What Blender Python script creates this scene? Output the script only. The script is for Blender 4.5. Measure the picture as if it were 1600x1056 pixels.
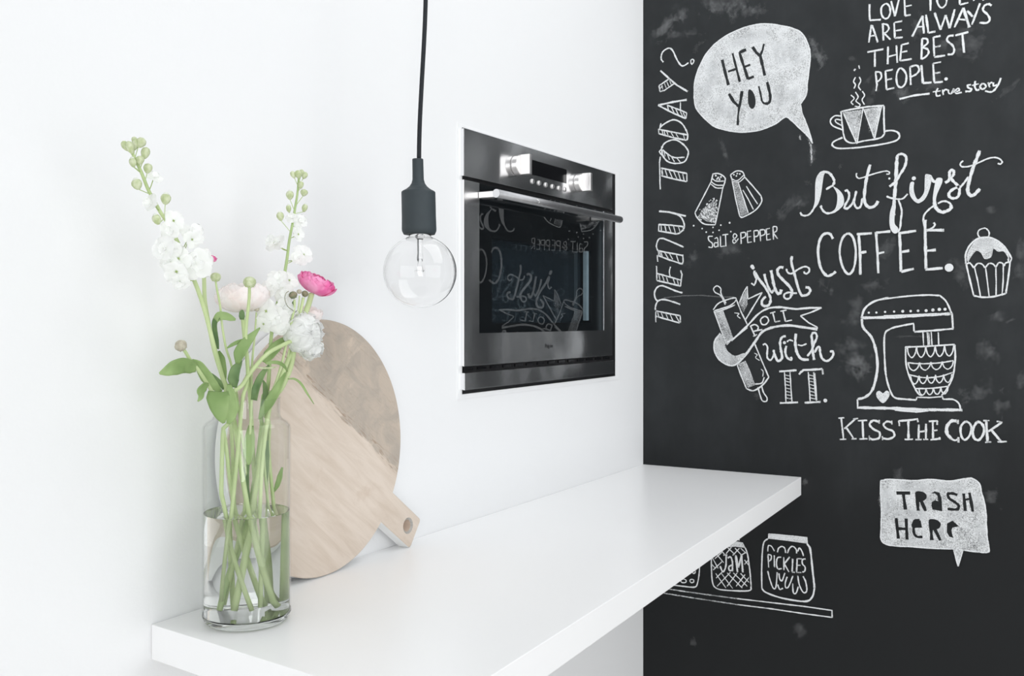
import bpy, bmesh, math, random
from mathutils import Vector, Matrix, noise
from mathutils.geometry import tessellate_polygon
R_ = random.Random(7)
PI = math.pi
for o in list(bpy.data.objects): bpy.data.objects.remove(o)
C = bpy.context.scene.collection
SC = bpy.context.scene

# ------------------------------------------------------------------ camera, light, exposure
# world: wall with the oven is the plane y=0 (room at y<0), chalkboard wall is x=0 (room at x<0)
FOC, HOR = 1525.0, 499.0
TOP = 0.92                                   # counter top height
CX, CY, CZ = -2.112, -0.892, TOP + 0.337
FX, FY = 0.8612, 0.5083
cam = bpy.data.cameras.new('camera'); camo = bpy.data.objects.new('camera', cam); C.objects.link(camo)
cam.sensor_width = 36; cam.lens = FOC / 1600 * 36; cam.shift_y = -(528 - HOR) / 1600
cam.clip_start = 0.02
camo.location = (CX, CY, CZ)
camo.rotation_euler = (PI / 2, 0, math.atan2(FY, FX) - PI / 2)
SC.camera = camo

w = bpy.data.worlds.new('daylight'); SC.world = w; w.use_nodes = True
bg = w.node_tree.nodes['Background']
bg.inputs[0].default_value = (0.955, 0.98, 1.0, 1); bg.inputs[1].default_value = 0.85

def area(name, loc, target, sx, sy, power, col=(1, 1, 1)):
    l = bpy.data.lights.new(name, 'AREA'); l.shape = 'RECTANGLE'; l.size = sx; l.size_y = sy
    l.energy = power; l.color = col
    o = bpy.data.objects.new(name, l); C.objects.link(o); o.location = loc
    o.rotation_euler = (Vector(target) - Vector(loc)).to_track_quat('-Z', 'Y').to_euler()
    return o
area('window_light_opposite', (-1.7, -3.5, 1.2), (-0.6, 0, 0.95), 3.2, 2.2, 40, (0.97, 0.985, 1))
area('overhead_fill', (-0.55, -1.5, 2.58), (-0.5, -1.1, 0.9), 1.4, 2.3, 25, (0.97, 0.985, 1))  # added fill lamp overhead, lifts the worktop and the corner by the chalkboard
area('window_light_side', (-5.0, -2.7, 1.35), (-0.4, -0.3, 0.9), 1.3, 2.0, 70, (0.97, 0.985, 1))
SC.view_settings.view_transform = 'Standard'; SC.view_settings.look = 'None'
SC.view_settings.gamma = 1; SC.view_settings.use_curve_mapping = False
SC.view_settings.exposure = -0.20
SC.cycles.transparent_max_bounces = 48
SC.cycles.max_bounces = 16; SC.cycles.transmission_bounces = 14; SC.cycles.diffuse_bounces = 10

# ------------------------------------------------------------------ picking points on real planes
def ray(u, v):
    t = (u - 800) / FOC
    return FX + FY * t, FY - FX * t, (HOR - v) / FOC
def onA(u, v, y=0.0, k=0.0):                 # point at distance y from the oven wall
    a, b, c = ray(u, v); z = (y - CY) / b
    return Vector((CX + z * a, y, CZ + z * c))
def onB(u, v, x=0.0):                        # point on the chalkboard wall
    a, b, c = ray(u, v); z = (x - CX) / a
    return Vector((x, CY + z * b, CZ + z * c))

# ------------------------------------------------------------------ helpers
def srgb(r, g, b):
    f = lambda c: (c / 255 / 12.92) if c / 255 <= 0.04045 else ((c / 255 + 0.055) / 1.055) ** 2.4
    return (f(r), f(g), f(b), 1)

class MB:
    def __init__(s): s.v = []; s.f = []; s.d = []
    def add(s, vs, fs):
        n = len(s.v); s.v += [Vector(p) for p in vs]; s.f += [tuple(i + n for i in q) for q in fs]
        return s
    def box(s, x0, x1, y0, y1, z0, z1):
        return s.add([(x, y, z) for x in (x0, x1) for y in (y0, y1) for z in (z0, z1)],
                     [(0, 1, 3, 2), (4, 6, 7, 5), (0, 4, 5, 1), (2, 3, 7, 6), (0, 2, 6, 4), (1, 5, 7, 3)])
    def tube(s, pts, rad, seg=8, flat=None):
        pts = [Vector(p) for p in pts]; n = len(pts)
        if not hasattr(rad, '__len__'): rad = [rad] * n
        base = len(s.v); up = None
        for i, p in enumerate(pts):
            t = (pts[min(i + 1, n - 1)] - pts[max(i - 1, 0)]).normalized()
            if up is None:
                up = t.orthogonal().normalized()
            up = (up - t * up.dot(t)).normalized(); sd = t.cross(up)
            for k in range(seg):
                a = 2 * PI * k / seg
                s.v.append(p + (up * math.cos(a) + sd * math.sin(a)) * rad[i])
        for i in range(n - 1):
            for k in range(seg):
                a = base + i * seg + k; b = base + i * seg + (k + 1) % seg
                s.f.append((a, b, b + seg, a + seg))
        s.f.append(tuple(base + k for k in reversed(range(seg))))
        s.f.append(tuple(base + (n - 1) * seg + k for k in range(seg)))
        return s
    def lathe(s, prof, c=(0, 0, 0), seg=48, lean=0.0, M=None):
        base = len(s.v); c = Vector(c); rings = []
        q = [prof[0]]                              # support rings keep long faces from shading round at their ends
        for (r0, z0), (r1, z1) in zip(prof, prof[1:]):
            ln = math.hypot(r1 - r0, z1 - z0)
            if ln > 0.004:
                for t in (0.0005 / ln, 1 - 0.0005 / ln): q.append((r0 + (r1 - r0) * t, z0 + (z1 - z0) * t))
            q.append((r1, z1))
        prof = q
        for r, z in prof:
            if r < 1e-6:
                rings.append([len(s.v)]); p = Vector((lean * z, 0, z)); s.v.append((M @ p if M else p) + c)
            else:
                ring = []
                for k in range(seg):
                    a = 2 * PI * k / seg; ring.append(len(s.v))
                    p = Vector((r * math.cos(a) + lean * z, r * math.sin(a), z)); s.v.append((M @ p if M else p) + c)
                rings.append(ring)
        for A, B in zip(rings, rings[1:]):
            for k in range(seg):
                k2 = (k + 1) % seg
                if len(A) == 1 and len(B) == 1: continue
                if len(A) == 1: s.f.append((A[0], B[k2], B[k]))
                elif len(B) == 1: s.f.append((A[k], A[k2], B[0]))
                else: s.f.append((A[k], A[k2], B[k2], B[k]))
        return s
    def build(s, name, mat, parent=None, smooth=True, bevel=0, solid=0, fixn=False, sub=0, angle=None):
        me = bpy.data.meshes.new(name); me.from_pydata([tuple(p) for p in s.v], [], s.f)
        if smooth: me.polygons.foreach_set('use_smooth', [True] * len(me.polygons))
        if s.d:
            at = me.attributes.new('d', 'FLOAT', 'POINT'); at.data.foreach_set('value', s.d)
        if fixn or bevel:
            bm = bmesh.new(); bm.from_mesh(me)
            if bevel:
                bmesh.ops.bevel(bm, geom=list(bm.edges), offset=bevel, segments=2, affect='EDGES', profile=0.5)
            bmesh.ops.recalc_face_normals(bm, faces=bm.faces); bm.to_mesh(me); bm.free()
        me.update(); me.materials.append(mat)
        if bevel: me.polygons.foreach_set('use_smooth', [False] * len(me.polygons))
        o = bpy.data.objects.new(name, me); C.objects.link(o)
        if parent is not None: o.parent = parent; o.matrix_parent_inverse = parent_inv(parent)
        if solid:
            m = o.modifiers.new('thick', 'SOLIDIFY'); m.thickness = solid; m.offset = 0
        if sub:
            m = o.modifiers.new('sub', 'SUBSURF'); m.levels = sub; m.render_levels = sub
        return o
def wmat(o):
    m = Matrix.LocRotScale(o.location, o.rotation_euler, o.scale)
    if o.parent: return wmat(o.parent) @ o.matrix_parent_inverse @ m
    return m
def parent_inv(p): return wmat(p).inverted()
def thing(name, label, cat, loc=(0, 0, 0), group=None):
    o = bpy.data.objects.new(name, None); C.objects.link(o); o.location = loc; o.empty_display_size = 0.05
    return tag(o, label, cat, group)
def tag(o, label=None, cat=None, group=None, kind=None):
    if label: o['label'] = label
    if cat: o['category'] = cat
    if group: o['group'] = group
    if kind: o['kind'] = kind
    return o

def smooth(pts, n=5):
    P = [Vector(p) for p in pts]
    if len(P) < 3: 
        return [P[0].lerp(P[1], i / n) for i in range(n + 1)]
    closed = (P[0] - P[-1]).length < 1e-6
    out = []
    for i in range(len(P) - 1):
        p1, p2 = P[i], P[i + 1]
        p0 = P[i - 1] if i > 0 else (P[-2] if closed else p1 * 2 - p2)
        p3 = P[i + 2] if i + 2 < len(P) else (P[1] if closed else p2 * 2 - p1)
        for k in range(n):
            t = k / n
            out.append(0.5 * ((2 * p1) + (p2 - p0) * t + (2 * p0 - 5 * p1 + 4 * p2 - p3) * t * t + (3 * p1 - p0 - 3 * p2 + p3) * t ** 3))
    out.append(P[-1]); return out

# ------------------------------------------------------------------ materials
def newmat(name):
    m = bpy.data.materials.new(name); m.use_nodes = True; nt = m.node_tree
    return m, nt, nt.nodes['Principled BSDF'], nt.nodes['Material Output']
def simple(name, col, rough=0.5, metal=0.0, vary=0.0, scale=8.0, bump=0.0, bscale=200, spec=0.5, col2=None, aniso=None):
    m, nt, p, out = newmat(name)
    p.inputs['Roughness'].default_value = rough; p.inputs['Metallic'].default_value = metal
    p.inputs['Specular IOR Level'].default_value = spec
    tc = nt.nodes.new('ShaderNodeTexCoord')
    nz = nt.nodes.new('ShaderNodeTexNoise'); nz.inputs['Scale'].default_value = scale; nz.inputs['Detail'].default_value = 4
    nt.links.new(tc.outputs['Object'], nz.inputs['Vector'])
    cr = nt.nodes.new('ShaderNodeValToRGB'); c = Vector(col[:3]); c2 = Vector(col2[:3]) if col2 else c * (1 - vary)
    cr.color_ramp.elements[0].position = 0.35; cr.color_ramp.elements[1].position = 0.65
    cr.color_ramp.elements[0].color = (*c2, 1); cr.color_ramp.elements[1].color = (*c, 1)
    nt.links.new(nz.outputs['Fac'], cr.inputs['Fac']); nt.links.new(cr.outputs['Color'], p.inputs['Base Color'])
    if bump:
        n2 = nt.nodes.new('ShaderNodeTexNoise'); n2.inputs['Scale'].default_value = bscale; n2.inputs['Detail'].default_value = 3
        nt.links.new(tc.outputs['Object'], n2.inputs['Vector'])
        b = nt.nodes.new('ShaderNodeBump'); b.inputs['Strength'].default_value = bump; b.inputs['Distance'].default_value = 0.001
        nt.links.new(n2.outputs['Fac'], b.inputs['Height']); nt.links.new(b.outputs['Normal'], p.inputs['Normal'])
    if aniso is not None:
        p.inputs['Anisotropic'].default_value = aniso[0]
        cv = nt.nodes.new('ShaderNodeCombineXYZ')
        for i in range(3): cv.inputs[i].default_value = aniso[1][i]
        nt.links.new(cv.outputs[0], p.inputs['Tangent'])
    return m
def leafy(name, col, col2, trans=0.35, scale=60, rough=0.55):
    m, nt, p, out = newmat(name)
    p.inputs['Roughness'].default_value = rough; p.inputs['Specular IOR Level'].default_value = 0.3
    tc = nt.nodes.new('ShaderNodeTexCoord'); nz = nt.nodes.new('ShaderNodeTexNoise'); nz.inputs['Scale'].default_value = scale
    nt.links.new(tc.outputs['Object'], nz.inputs['Vector'])
    cr = nt.nodes.new('ShaderNodeValToRGB'); cr.color_ramp.elements[0].position = 0.35; cr.color_ramp.elements[1].position = 0.65
    cr.color_ramp.elements[0].color = col; cr.color_ramp.elements[1].color = col2
    nt.links.new(nz.outputs['Fac'], cr.inputs['Fac']); nt.links.new(cr.outputs['Color'], p.inputs['Base Color'])
    tr = nt.nodes.new('ShaderNodeBsdfTranslucent'); nt.links.new(cr.outputs['Color'], tr.inputs['Color'])
    mx = nt.nodes.new('ShaderNodeMixShader'); mx.inputs[0].default_value = trans
    nt.links.new(p.outputs[0], mx.inputs[1]); nt.links.new(tr.outputs[0], mx.inputs[2]); nt.links.new(mx.outputs[0], out.inputs['Surface'])
    return m
def glass(name, ior=1.45, col=(1, 1, 1, 1), rough=0.0):
    m, nt, p, out = newmat(name)
    p.inputs['Base Color'].default_value = col; p.inputs['Roughness'].default_value = rough
    p.inputs['Transmission Weight'].default_value = 1; p.inputs['IOR'].default_value = ior
    return m

M = {}
M['wall'] = simple('white_wall_paint', (0.80, 0.805, 0.81), 0.7, vary=0.012, scale=1.5, bump=0.15, bscale=260, spec=0.2)
M['ceiling'] = simple('ceiling_paint', (0.85, 0.85, 0.85), 0.8, vary=0.01)
M['floor'] = simple('floor_oak', srgb(234, 231, 227), 0.45, vary=0.12, scale=3)
M['counter'] = simple('white_laminate', (0.90, 0.90, 0.90), 0.32, vary=0.012, scale=3, spec=0.4)
M['trim'] = simple('white_trim', (0.83, 0.835, 0.84), 0.5, vary=0.01)
M['rubber'] = simple('charcoal_rubber', srgb(56, 64, 68), 0.62, vary=0.15, scale=30, bump=0.1, bscale=900, spec=0.35)
M['cord'] = simple('black_textile_cord', srgb(28, 32, 38), 0.8, vary=0.3, scale=500, bump=0.5, bscale=1500)
M['steel'] = simple('brushed_steel', (0.64, 0.64, 0.645), 0.17, 1.0, vary=0.12, scale=9, bump=0.35, bscale=14, aniso=(0.95, (0, 0, 1)))
M['steel_edge'] = simple('polished_steel_edge', (0.86, 0.86, 0.87), 0.22, 1.0, vary=0.02)
M['steel_knob'] = simple('satin_steel_knob', (0.85, 0.83, 0.82), 0.35, 1.0, vary=0.03)
M['steel_bar'] = simple('satin_steel_bar', (0.36, 0.36, 0.37), 0.42, 1.0, vary=0.08, scale=90)
M['black'] = simple('black_enamel', (0.006, 0.006, 0.007), 0.45, vary=0.2)
M['display'] = simple('black_display', (0.004, 0.004, 0.005), 0.12, vary=0.1)
M['cavity'] = simple('oven_cavity_enamel', srgb(52, 59, 64), 0.03, vary=0.1, spec=0.8)
M['liner'] = simple('oven_side_rail', srgb(215, 225, 228), 0.5, vary=0.15, scale=60)
M['ink'] = simple('dark_print', (0.02, 0.02, 0.022), 0.5)
M['silver_ink'] = simple('light_print', (0.8, 0.8, 0.8), 0.5)
M['board_white'] = simple('white_painted_edge', (0.86, 0.86, 0.85), 0.6, vary=0.04, scale=60)
M['hole_wall'] = simple('pale_bare_wood', srgb(216, 198, 182), 0.7, vary=0.1, scale=100)
M['hole_edge'] = simple('grey_burnt_hole_rim', srgb(176, 172, 166), 0.7, vary=0.25, scale=300)
M['stem'] = leafy('pale_green_stem', srgb(188, 206, 150), srgb(208, 222, 172), 0.15, 25)
M['stem_dark'] = leafy('mid_green_stem', srgb(168, 192, 134), srgb(192, 210, 154), 0.15, 25)
M['leaf'] = leafy('leaf_green', srgb(146, 174, 112), srgb(176, 200, 140), 0.35, 30)
M['leaf_dark'] = leafy('dark_leaf_green', srgb(108, 138, 92), srgb(140, 166, 114), 0.25, 40)
M['bud'] = leafy('sage_bud', srgb(196, 208, 160), srgb(224, 230, 200), 0.25, 220)
M['bud_brown'] = leafy('brownish_bud', srgb(176, 168, 150), srgb(196, 192, 172), 0.1, 260)
M['bud_dark'] = leafy('dark_bud', srgb(106, 120, 88), srgb(150, 140, 116), 0.1, 260)
M['petal_white'] = leafy('white_petal', (0.95, 0.955, 0.945, 1), (0.98, 0.985, 0.975, 1), 0.5, 120)
M['petal_pale'] = leafy('blush_white_petal', srgb(252, 246, 244), srgb(254, 252, 251), 0.45, 90)
M['petal_pink'] = leafy('pink_petal', srgb(240, 118, 180), srgb(249, 172, 212), 0.22, 70)
M['calyx'] = leafy('green_calyx', srgb(160, 186, 108), srgb(190, 206, 140), 0.2, 200)
M['glass_vase'] = glass('clear_vase_glass', 1.27, (0.996, 0.998, 0.997, 1))
M['glass_bulb'] = glass('thin_bulb_glass', 1.30)
M['water'] = glass('water', 1.33, (0.985, 0.992, 0.98, 1))
def thin_glass(name, ior, tint):
    m, nt, p, out = newmat(name); nt.nodes.remove(p); N = nt.nodes.new; Lk = nt.links.new
    tr = N('ShaderNodeBsdfTransparent'); tr.inputs[0].default_value = tint
    gl = N('ShaderNodeBsdfGlossy'); gl.inputs['Roughness'].default_value = 0.015
    fr = N('ShaderNodeFresnel'); fr.inputs['IOR'].default_value = ior
    ge = N('ShaderNodeNewGeometry'); om = N('ShaderNodeMath'); om.operation = 'SUBTRACT'; om.inputs[0].default_value = 1.0
    fm = N('ShaderNodeMath'); fm.operation = 'MULTIPLY'; mx = N('ShaderNodeMixShader')
    Lk(ge.outputs['Backfacing'], om.inputs[1]); Lk(om.outputs[0], fm.inputs[0]); Lk(fr.outputs[0], fm.inputs[1])
    Lk(fm.outputs[0], mx.inputs[0]); Lk(tr.outputs[0], mx.inputs[1]); Lk(gl.outputs[0], mx.inputs[2]); Lk(mx.outputs[0], out.inputs['Surface'])
    return m
M['glass_wall'] = thin_glass('clear_vase_wall', 1.5, (0.985, 0.99, 0.988, 1))
M['glass_base'] = glass('thick_vase_base', 1.30, (0.96, 0.98, 0.96, 1))
M['filament'] = simple('filament_wire', (0.75, 0.75, 0.75), 0.3, 1.0)

# oven door glass: dark tinted pane, partly see-through, with a mirror-like surface
m, nt, p, out = newmat('black_oven_glass'); nt.nodes.remove(p)
tr = nt.nodes.new('ShaderNodeBsdfTransparent'); tr.inputs[0].default_value = (0.74, 0.78, 0.80, 1)
gl = nt.nodes.new('ShaderNodeBsdfGlossy'); gl.inputs['Roughness'].default_value = 0.0
fr = nt.nodes.new('ShaderNodeFresnel'); fr.inputs['IOR'].default_value = 1.6
mx = nt.nodes.new('ShaderNodeMixShader')
ge = nt.nodes.new('ShaderNodeNewGeometry'); om = nt.nodes.new('ShaderNodeMath'); om.operation = 'SUBTRACT'; om.inputs[0].default_value = 1.0
nt.links.new(ge.outputs['Backfacing'], om.inputs[1]); fm = nt.nodes.new('ShaderNodeMath'); fm.operation = 'MULTIPLY'   # only the outer face mirrors
nt.links.new(om.outputs[0], fm.inputs[0]); nt.links.new(fr.outputs[0], fm.inputs[1])
nt.links.new(fm.outputs[0], mx.inputs[0]); nt.links.new(tr.outputs[0], mx.inputs[1]); nt.links.new(gl.outputs[0], mx.inputs[2])
nt.links.new(mx.outputs[0], out.inputs['Surface']); M['oven_glass'] = m

# blackboard paint with wiped chalk haze
m, nt, p, out = newmat('blackboard_paint')
p.inputs['Roughness'].default_value = 0.62; p.inputs['Specular IOR Level'].default_value = 0.25
tc = nt.nodes.new('ShaderNodeTexCoord')
def nz(scale, vec=None, detail=4, rough=0.5):
    n = nt.nodes.new('ShaderNodeTexNoise'); n.inputs['Scale'].default_value = scale; n.inputs['Detail'].default_value = detail
    n.inputs['Roughness'].default_value = rough
    nt.links.new(vec or tc.outputs['Object'], n.inputs['Vector']); return n
mp = nt.nodes.new('ShaderNodeMapping'); mp.inputs['Scale'].default_value = (1, 2.2, 0.7); nt.links.new(tc.outputs['Object'], mp.inputs['Vector'])
a = nz(3.2, mp.outputs[0], 6, 0.62); b = nz(14, None, 5, 0.6)
mul = nt.nodes.new('ShaderNodeMath'); mul.operation = 'MULTIPLY'; nt.links.new(a.outputs[0], mul.inputs[0]); nt.links.new(b.outputs[0], mul.inputs[1])
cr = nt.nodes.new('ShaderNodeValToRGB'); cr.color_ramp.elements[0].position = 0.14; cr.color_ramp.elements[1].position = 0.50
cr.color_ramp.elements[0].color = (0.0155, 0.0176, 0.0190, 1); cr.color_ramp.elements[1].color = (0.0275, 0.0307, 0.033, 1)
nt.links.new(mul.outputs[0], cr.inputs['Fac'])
# paler over the drawn-on upper part, blending to near-black low down
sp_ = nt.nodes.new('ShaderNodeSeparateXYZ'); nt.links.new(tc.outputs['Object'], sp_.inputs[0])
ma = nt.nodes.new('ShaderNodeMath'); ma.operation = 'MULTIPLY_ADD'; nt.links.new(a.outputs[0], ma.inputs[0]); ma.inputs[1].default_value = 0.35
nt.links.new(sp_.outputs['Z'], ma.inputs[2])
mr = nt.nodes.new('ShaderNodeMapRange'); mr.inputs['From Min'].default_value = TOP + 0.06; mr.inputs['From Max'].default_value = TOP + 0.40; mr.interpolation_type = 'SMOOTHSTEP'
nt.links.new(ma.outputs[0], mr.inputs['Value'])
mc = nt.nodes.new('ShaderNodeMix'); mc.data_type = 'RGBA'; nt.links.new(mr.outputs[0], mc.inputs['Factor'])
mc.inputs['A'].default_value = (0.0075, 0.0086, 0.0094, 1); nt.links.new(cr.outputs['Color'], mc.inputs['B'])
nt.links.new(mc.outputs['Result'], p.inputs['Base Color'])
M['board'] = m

def chalkmat(name, col, gscale, hard, gain, offs):
    m, nt, p, out = newmat(name); nt.nodes.remove(p)
    tc = nt.nodes.new('ShaderNodeTexCoord')
    n1 = nt.nodes.new('ShaderNodeTexNoise'); n1.inputs['Scale'].default_value = gscale; n1.inputs['Detail'].default_value = 3
    n1.inputs['Roughness'].default_value = 0.7
    nt.links.new(tc.outputs['Object'], n1.inputs['Vector'])
    at = nt.nodes.new('ShaderNodeAttribute'); at.attribute_name = 'd'
    n2 = nt.nodes.new('ShaderNodeTexNoise'); n2.inputs['Scale'].default_value = 24; n2.inputs['Detail'].default_value = 4; n2.inputs['Roughness'].default_value = 0.65
    nt.links.new(tc.outputs['Object'], n2.inputs['Vector'])
    ml = nt.nodes.new('ShaderNodeMath'); ml.operation = 'MULTIPLY_ADD'; ml.inputs[1].default_value = 0.9; ml.inputs[2].default_value = -0.45
    nt.links.new(n2.outputs[0], ml.inputs[0]); a2 = nt.nodes.new('ShaderNodeMath'); a2.operation = 'MULTIPLY_ADD'; a2.inputs[1].default_value = 1.0
    nt.links.new(at.outputs['Fac'], a2.inputs[0]); nt.links.new(ml.outputs[0], a2.inputs[2]) if name == 'white_chalk' else None
    a2.inputs[2].default_value = 0.0
    ad = nt.nodes.new('ShaderNodeMath'); ad.operation = 'MULTIPLY_ADD'      # n*gain + d
    nt.links.new(n1.outputs[0], ad.inputs[0]); ad.inputs[1].default_value = gain; nt.links.new(a2.outputs[0], ad.inputs[2])
    mr = nt.nodes.new('ShaderNodeMapRange'); mr.inputs['From Min'].default_value = offs; mr.inputs['From Max'].default_value = offs + hard
    nt.links.new(ad.outputs[0], mr.inputs['Value'])
    df = nt.nodes.new('ShaderNodeBsdfDiffuse'); df.inputs[0].default_value = col
    tr = nt.nodes.new('ShaderNodeBsdfTransparent'); mx = nt.nodes.new('ShaderNodeMixShader')
    nt.links.new(mr.outputs[0], mx.inputs[0]); nt.links.new(tr.outputs[0], mx.inputs[1]); nt.links.new(df.outputs[0], mx.inputs[2])
    nt.links.new(mx.outputs[0], out.inputs['Surface'])
    return m
M['chalk'] = chalkmat('white_chalk', (0.70, 0.715, 0.725, 1), 560, 0.72, 2.1, 1.22)
M['dust'] = chalkmat('chalk_dust', (0.55, 0.56, 0.57, 1), 45, 2.6, 0.9, 0.55)

# ------------------------------------------------------------------ the room
def struct(mb, name, mat, bevel=0, smooth_=False):
    return tag(mb.build(name, mat, smooth=smooth_, bevel=bevel), kind='structure')
OXL, OXR = onA(720.8, 400, 0).x, onA(960.5, 400, 0).x
OZT, OZB = onA(721, 199, 0).z, onA(721, 616, 0).z
mb = MB()
X0, X1, ZC = -5.2, 0.0, 2.62
mb.box(X0, OXL, 0, 0.55, 0, ZC).box(OXR, X1 + 0.0, 0, 0.55, 0, ZC).box(OXL, OXR, 0, 0.55, OZT, ZC).box(OXL, OXR, 0, 0.55, 0, OZB)
wall_back = struct(mb, 'wall_back', M['wall'])
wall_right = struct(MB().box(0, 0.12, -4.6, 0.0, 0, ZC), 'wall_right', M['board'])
struct(MB().box(X0, 0.12, -4.6, 0.55, -0.06, 0), 'floor', M['floor'])
struct(MB().box(X0 - 0.1, X0, -4.6, 0.55, 0, ZC), 'wall_left', M['wall'])
mb = MB().box(X0, 0.12, -0.25, 0.55, ZC, ZC + 0.06).box(X0, 0.12, -4.6, -4.3, ZC, ZC + 0.06)   # ceiling with a wide opening, added to let more light onto the worktop
mb.box(X0, -4.7, -4.3, -0.25, ZC, ZC + 0.06).box(-0.05, 0.12, -4.3, -0.25, ZC, ZC + 0.06)
struct(mb, 'ceiling', M['ceiling'])
# thin frame line around the built-in niche
mb = MB(); g = 0.0016
fx0, fx1 = onA(714.5, 400).x, onA(965.5, 400).x; fz0, fz1 = onA(714.5, 624).z, onA(714.5, 192).z
mb.box(fx0, OXL, -g, 0, fz0, fz1).box(OXR, fx1, -g, 0, fz0, fz1).box(OXL, OXR, -g, 0, OZT, fz1).box(OXL, OXR, -g, 0, fz0, OZB)
struct(mb, 'trim_1', M['trim'])

# ------------------------------------------------------------------ countertop
cA = (onA(236, 970.5, 0).x, -0.0005); cFL = (-1.427, -0.409); cFR = (-0.0005, onB(1252, 745).y)
TH = 0.0385
poly = [cA, cFL, cFR, (-0.0005, -0.0005)]
mb = MB().add([(x, y, TOP) for x, y in poly] + [(x, y, TOP - TH) for x, y in poly],
              [(0, 1, 2, 3), (7, 6, 5, 4), (0, 4, 5, 1), (1, 5, 6, 2), (2, 6, 7, 3), (3, 7, 4, 0)])
ct = mb.build('countertop', M['counter'], bevel=0.0008)
tag(ct, 'long narrow white breakfast bar worktop fixed to the white wall and chalkboard wall', 'worktop')

# ------------------------------------------------------------------ built-in oven
YF = -0.008
zz = lambda v, y=YF: onA(725, v, y).z
xx = lambda u, y=YF: onA(u, 400, y).x
xl, xr = xx(725), xx(957)
ov = thing('built_in_oven', 'compact stainless steel built-in oven with black glass door, set in the white wall', 'oven',
           ((xl + xr) / 2, 0, OZB))
hb = MB().box(OXL + .0006, OXR - .0006, 0.02, 0.48, OZB + .0006, OZT - .0006)
hb.box(OXL + .0006, OXR - .0006, -0.0012, 0.02, OZB + .0006, zz(505)).box(OXL + .0006, xx(774), -0.0012, 0.02, zz(505), OZT - .0006)
hb.box(xx(928), OXR - .0006, -0.0012, 0.02, zz(505), OZT - .0006).box(xx(774), xx(928), -0.0012, 0.02, zz(322), OZT - .0006)
hb.build('housing', M['black'], ov, smooth=False)
def plate(x0, x1, z0, z1, y0=-0.0014, y1=YF, mat=None, name='panel', parent=None, bev=0.0006):
    return MB().box(x0, x1, y1, y0, z0, z1).build(name, mat or M['steel'], parent, bevel=bev)
# control panel
cp = plate(xl, xr, zz(274.5), zz(200), name='control_panel', parent=ov)
MB().box(xl - .0004, xl + .0001, YF + .0004, -.0014, zz(274), zz(201)).build('edge_strip', M['steel_edge'], cp, smooth=False)
d0 = onA(827.3, 248.3, YF); d1 = onA(885, 286.8, YF)
MB().box(d0.x, d1.x, YF - .0004, YF + .001, d1.z, d0.z).build('display', M['display'], cp, bevel=0.0002)
MB().box(d1.x, d1.x + .0018, YF - .0005, YF + .001, d1.z, d0.z).build('display_edge', M['steel_edge'], cp, smooth=False)
for (u, v) in ((806, 258.5), (902.5, 285.8)):
    c = onA(u, v, YF)
    Mx = Matrix.Rotation(PI / 2, 3, 'X')
    k = MB().lathe([(0, 0), (0.0178, 0), (0.0182, 0.002), (0.0182, 0.011), (0.0172, 0.0125), (0, 0.0125)], (0, 0, 0), 40, M=Mx)
    k.v = [Vector((q.x, q.y, q.z)) + c for q in k.v]
    kn = k.build('knob', M['steel_knob'], cp, fixn=True); 
    for pl in kn.data.polygons: pl.use_smooth = len(pl.vertices) == 4 and abs(pl.normal.y) < 0.5
    MB().box(c.x - .0045, c.x + .0045, c.y - .031, c.y - .012, c.z - .0182, c.z + .0182).build('grip', M['steel_knob'], kn, bevel=0.0012)
for (u, v) in ((831.7, 283.4), (842.2, 286), (852.7, 288.8), (863, 291.4), (873, 294), (882.2, 296)):
    c = onA(u, v, YF)
    k = MB().lathe([(0, 0), (0.0048, 0), (0.0048, 0.0012), (0.0040, 0.0026), (0, 0.0030)], c, 24, M=Matrix.Rotation(PI / 2, 3, 'X'))
    k.build('button', M['steel_knob'], cp, fixn=True)
# door: steel frame around black glass
zt, zb = zz(280.5), zz(572)
gx0, gx1, gz0, gz1 = xx(749), xx(943.6), zz(521), zz(281.2)
dm = MB().box(xl, gx0, YF, -.0014, zb, zt).box(gx1, xr, YF, -.0014, zb, zt).box(gx0, gx1, YF, -.0014, zb, gz0)
door = dm.build('door', M['steel'], ov, smooth=False)
MB().box(xl - .0004, xl + .0001, YF + .0004, -.0014, zb, zt).build('edge_strip', M['steel_edge'], door, smooth=False)
MB().box(gx1 - .0002, gx1 + .0012, YF - .0006, YF + .002, gz0, gz1).build('edge_strip', M['steel_edge'], door, smooth=False)
MB().box(xl, xr, YF - .0003, YF + .002, zb - .0004, zb + .0002).build('edge_strip', M['steel_edge'], door, smooth=False)
MB().box(gx0, gx1, YF + .0003, YF + .0033, gz0, gz1).build('door_glass', M['oven_glass'], door, smooth=False)
# inner pane seen through the glass, with a pale rail at its right side
ix0, ix1, iz0, iz1 = xx(774, .004), xx(916.5, .004), zz(501, .004), zz(366, .004)
MB().box(xx(774), xx(928), .0185, .0197, zz(505), zz(322)).build('inner_pane', M['cavity'], door, smooth=False)
MB().box(xx(774), xx(928), -.0010, .018, iz1, zz(322)).build('inner_frame', M['black'], door, smooth=False)
MB().box(ix1, xx(927, .004), .004, .012, iz0, iz1).build('side_rail', M['liner'], door, smooth=False)
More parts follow.
